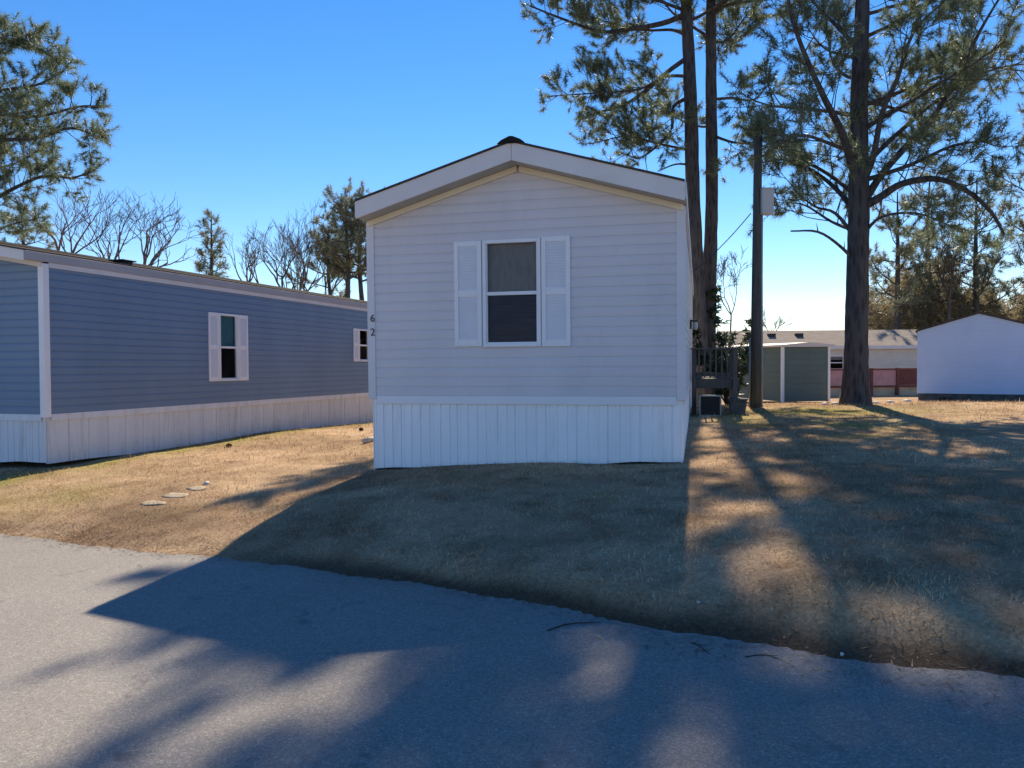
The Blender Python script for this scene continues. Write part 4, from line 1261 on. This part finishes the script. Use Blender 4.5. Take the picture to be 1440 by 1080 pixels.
rock('white pebble on the pavement edge below the sunlit grass', 1184, 921, (0.014, 0.011, 0.009), 'white_stone', 'pebble', 'pebble', 'pebbles at the street edge', 32)
# white plastic pipe beside the pale home
p = ground_hit(512, 624); p2 = ground_hit(535, 618)
mb = MB(); dv = p2-p
mb.tube([(0, 0, 0.045), (dv.x, dv.y, dv.z+0.045)], [0.045, 0.045], 12)
o = mb.build('plastic_pipe', M['white_stone'], None, smooth=True, loc=p); tag(o, 'short white plastic pipe lying on the grass beside the pale home', 'pipe')
# twigs
def twig(label, pxs, seed, rad=0.007, fork=True):
    r = random.Random(seed); P = [ground_hit(*q) for q in pxs]; b = P[0].copy()
    pl = catmull([p-b+Vector((0, 0, rad*0.9)) for p in P], 5)
    mb = MB(); mb.tube(pl, [rad*(1-0.6*k/(len(pl)-1)) for k in range(len(pl))], 5)
    if fork:
        for f in (0.35, 0.6):
            s = pl[int(f*len(pl))]; d = (pl[-1]-pl[0]).normalized()+Vector((r.uniform(-.6, .6), r.uniform(-.6, .6), 0.05))
            mb.tube([s, s+d*0.03, s+d*0.06], [rad*0.6, rad*0.5, rad*0.3], 4)
    o = mb.build('twig', M['twig'], None, smooth=True, loc=b); tag(o, label, 'twig', 'fallen twigs on the pavement')
twig('long curved twig lying on the shaded pavement below the middle of the lawn edge', [(770, 888), (790, 881), (812, 877), (845, 876)], 1, 0.005)
twig('short dark twig on the pavement amid brown pine straw', [(972, 904), (985, 910), (999, 922)], 2, 0.0035)
twig('thin twig on the pavement in the lower middle of the shade', [(1048, 925), (1075, 922), (1100, 929)], 3, 0.003)
# pine cones
def cone(label, px, py, seed):
    r = random.Random(seed); p = ground_hit(px, py); mb = MB()
    n = 7
    for k in range(n):
        t = k/(n-1); rr = 0.032*math.sin(math.pi*(0.15+0.8*t))
        for q in range(8):
            a = q*math.pi/4+k*0.4
            c = Vector((-0.05+0.1*t, math.cos(a)*rr, 0.034+math.sin(a)*rr)); d = Vector((0.4, math.cos(a), math.sin(a)))*0.013
            mb.tube([c-d, c, c+d], [0.004, 0.009, 0.003], 4)
    mb.tube([(-0.05, 0, 0.034), (0.05, 0, 0.034)], [0.018, 0.01], 6)
    o = mb.build('pine_cone', M['cone'], None, loc=p); o.rotation_euler = (0, 0, r.uniform(0, 6)); tag(o, label, 'pine cone', 'fallen pine cones')
cone('brown pine cone on the sunlit grass near the blue home skirting', 322, 629, 1)
cone('brown pine cone on the sunlit grass close to the left corner of the pale home', 508, 606, 2)

# ------------------------------------------------------------------ dry grass blades and pine straw
def inside(x, y, ox, oy, yaw, W_, L_, m=0.0):
    dx = x-ox; dy = y-oy
    u = dx*math.cos(yaw)-dy*math.sin(yaw); v = dx*math.sin(yaw)+dy*math.cos(yaw)
    return (u > -m) & (u < W_+m) & (v > -m) & (v < L_+m)

def grass():
    parts = []
    for (x0, x1, y0, y1, dens, s) in ((-6.0, 4.6, 3.6, 8.0, 2600, 1.0), (-8.5, 6.5, 8.0, 12.0, 1100, 1.25), (-6.5, 12.0, 12.0, 22.0, 260, 1.9)):
        n = int((x1-x0)*(y1-y0)*dens)
        x = nrng.uniform(x0, x1, n); y = nrng.uniform(y0, y1, n)
        v = road_v(x, y)
        # in view (with a margin) and on the lawn
        k = (v > 0.0+0.06*nrng.random(n)) & (np.abs(x) < y*0.72+0.5)
        k &= ~inside(x, y, wx, wy, WYAW, WW, WL, -0.01) & ~inside(x, y, box_, boy, BYAW, BW, BL, 0.0)
        # thinner, patchy turf
        pt = np.sin(x*2.1+1.7*np.sin(y*1.3))*np.sin(y*2.7+1.1*np.sin(x*1.9))
        k &= nrng.random(n) < (0.75+0.3*pt)*(1-0.75*cover(x, y)[0])
        x = x[k]; y = y[k]; n = len(x)
        z = ground_z(x, y)-0.004
        a = nrng.uniform(0, 2*np.pi, n); tilt = np.abs(nrng.normal(1.15, 0.28, n)).clip(0.1, 1.5)
        L = nrng.uniform(0.025, 0.07, n)*s*(1+0.3*np.sin(x*3.3)*np.sin(y*2.9))
        d = np.stack([np.cos(a)*np.sin(tilt), np.sin(a)*np.sin(tilt), np.cos(tilt)], 1)
        sd = np.stack([-np.sin(a), np.cos(a), np.zeros(n)], 1)*(nrng.uniform(0.0018, 0.0042, n)*s)[:, None]
        b = np.stack([x, y, z], 1)
        parts.append(np.stack([b-sd, b+sd, b+d*L[:, None]], 1))
    T = np.concatenate(parts)
    o = tri_soup('dry_grass', T, M['blade'])
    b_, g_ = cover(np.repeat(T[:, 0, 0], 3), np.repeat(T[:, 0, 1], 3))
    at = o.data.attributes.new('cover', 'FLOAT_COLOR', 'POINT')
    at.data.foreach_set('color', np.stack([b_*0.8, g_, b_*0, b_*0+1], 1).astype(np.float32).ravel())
    tag(o, 'short dormant straw-coloured lawn grass with a few greener patches', 'grass', kind='stuff')
    return len(T)
ng = grass()

def straw():
    n = 3600
    x = nrng.uniform(-6.5, 4.5, n)
    v = nrng.normal(0.0, 0.09, n)
    heavy = (x > 0.4) & (x < 2.6)
    v = np.where(heavy, v*1.9-0.12, v)
    keep = nrng.random(n) < np.where(heavy, 0.65, 0.55)
    x = x[keep]; v = v[keep]; n = len(x)
    y = (edge_off(x)+v-0.399*x)/0.917
    z = np.maximum(ground_z(x, y), np.where(road_v(x, y) < 0.02, road_z(x, y), -9))+0.004
    a = nrng.uniform(0, 2*np.pi, n); L = nrng.uniform(0.025, 0.085, n)
    d = np.stack([np.cos(a), np.sin(a), nrng.uniform(0.0, 0.18, n)], 1)*L[:, None]
    sd = np.stack([-np.sin(a), np.cos(a), np.zeros(n)], 1)*nrng.uniform(0.0015, 0.004, n)[:, None]
    b = np.stack([x, y, z], 1)
    T = np.stack([b-sd, b+sd, b+d], 1)
    o = tri_soup('pine_straw', T, M['straw_litter'])
    tag(o, 'brown pine straw and grass litter scattered along the pavement edge', 'litter', kind='stuff')
straw()
print('blades', ng, 'objects', len(bpy.data.objects))
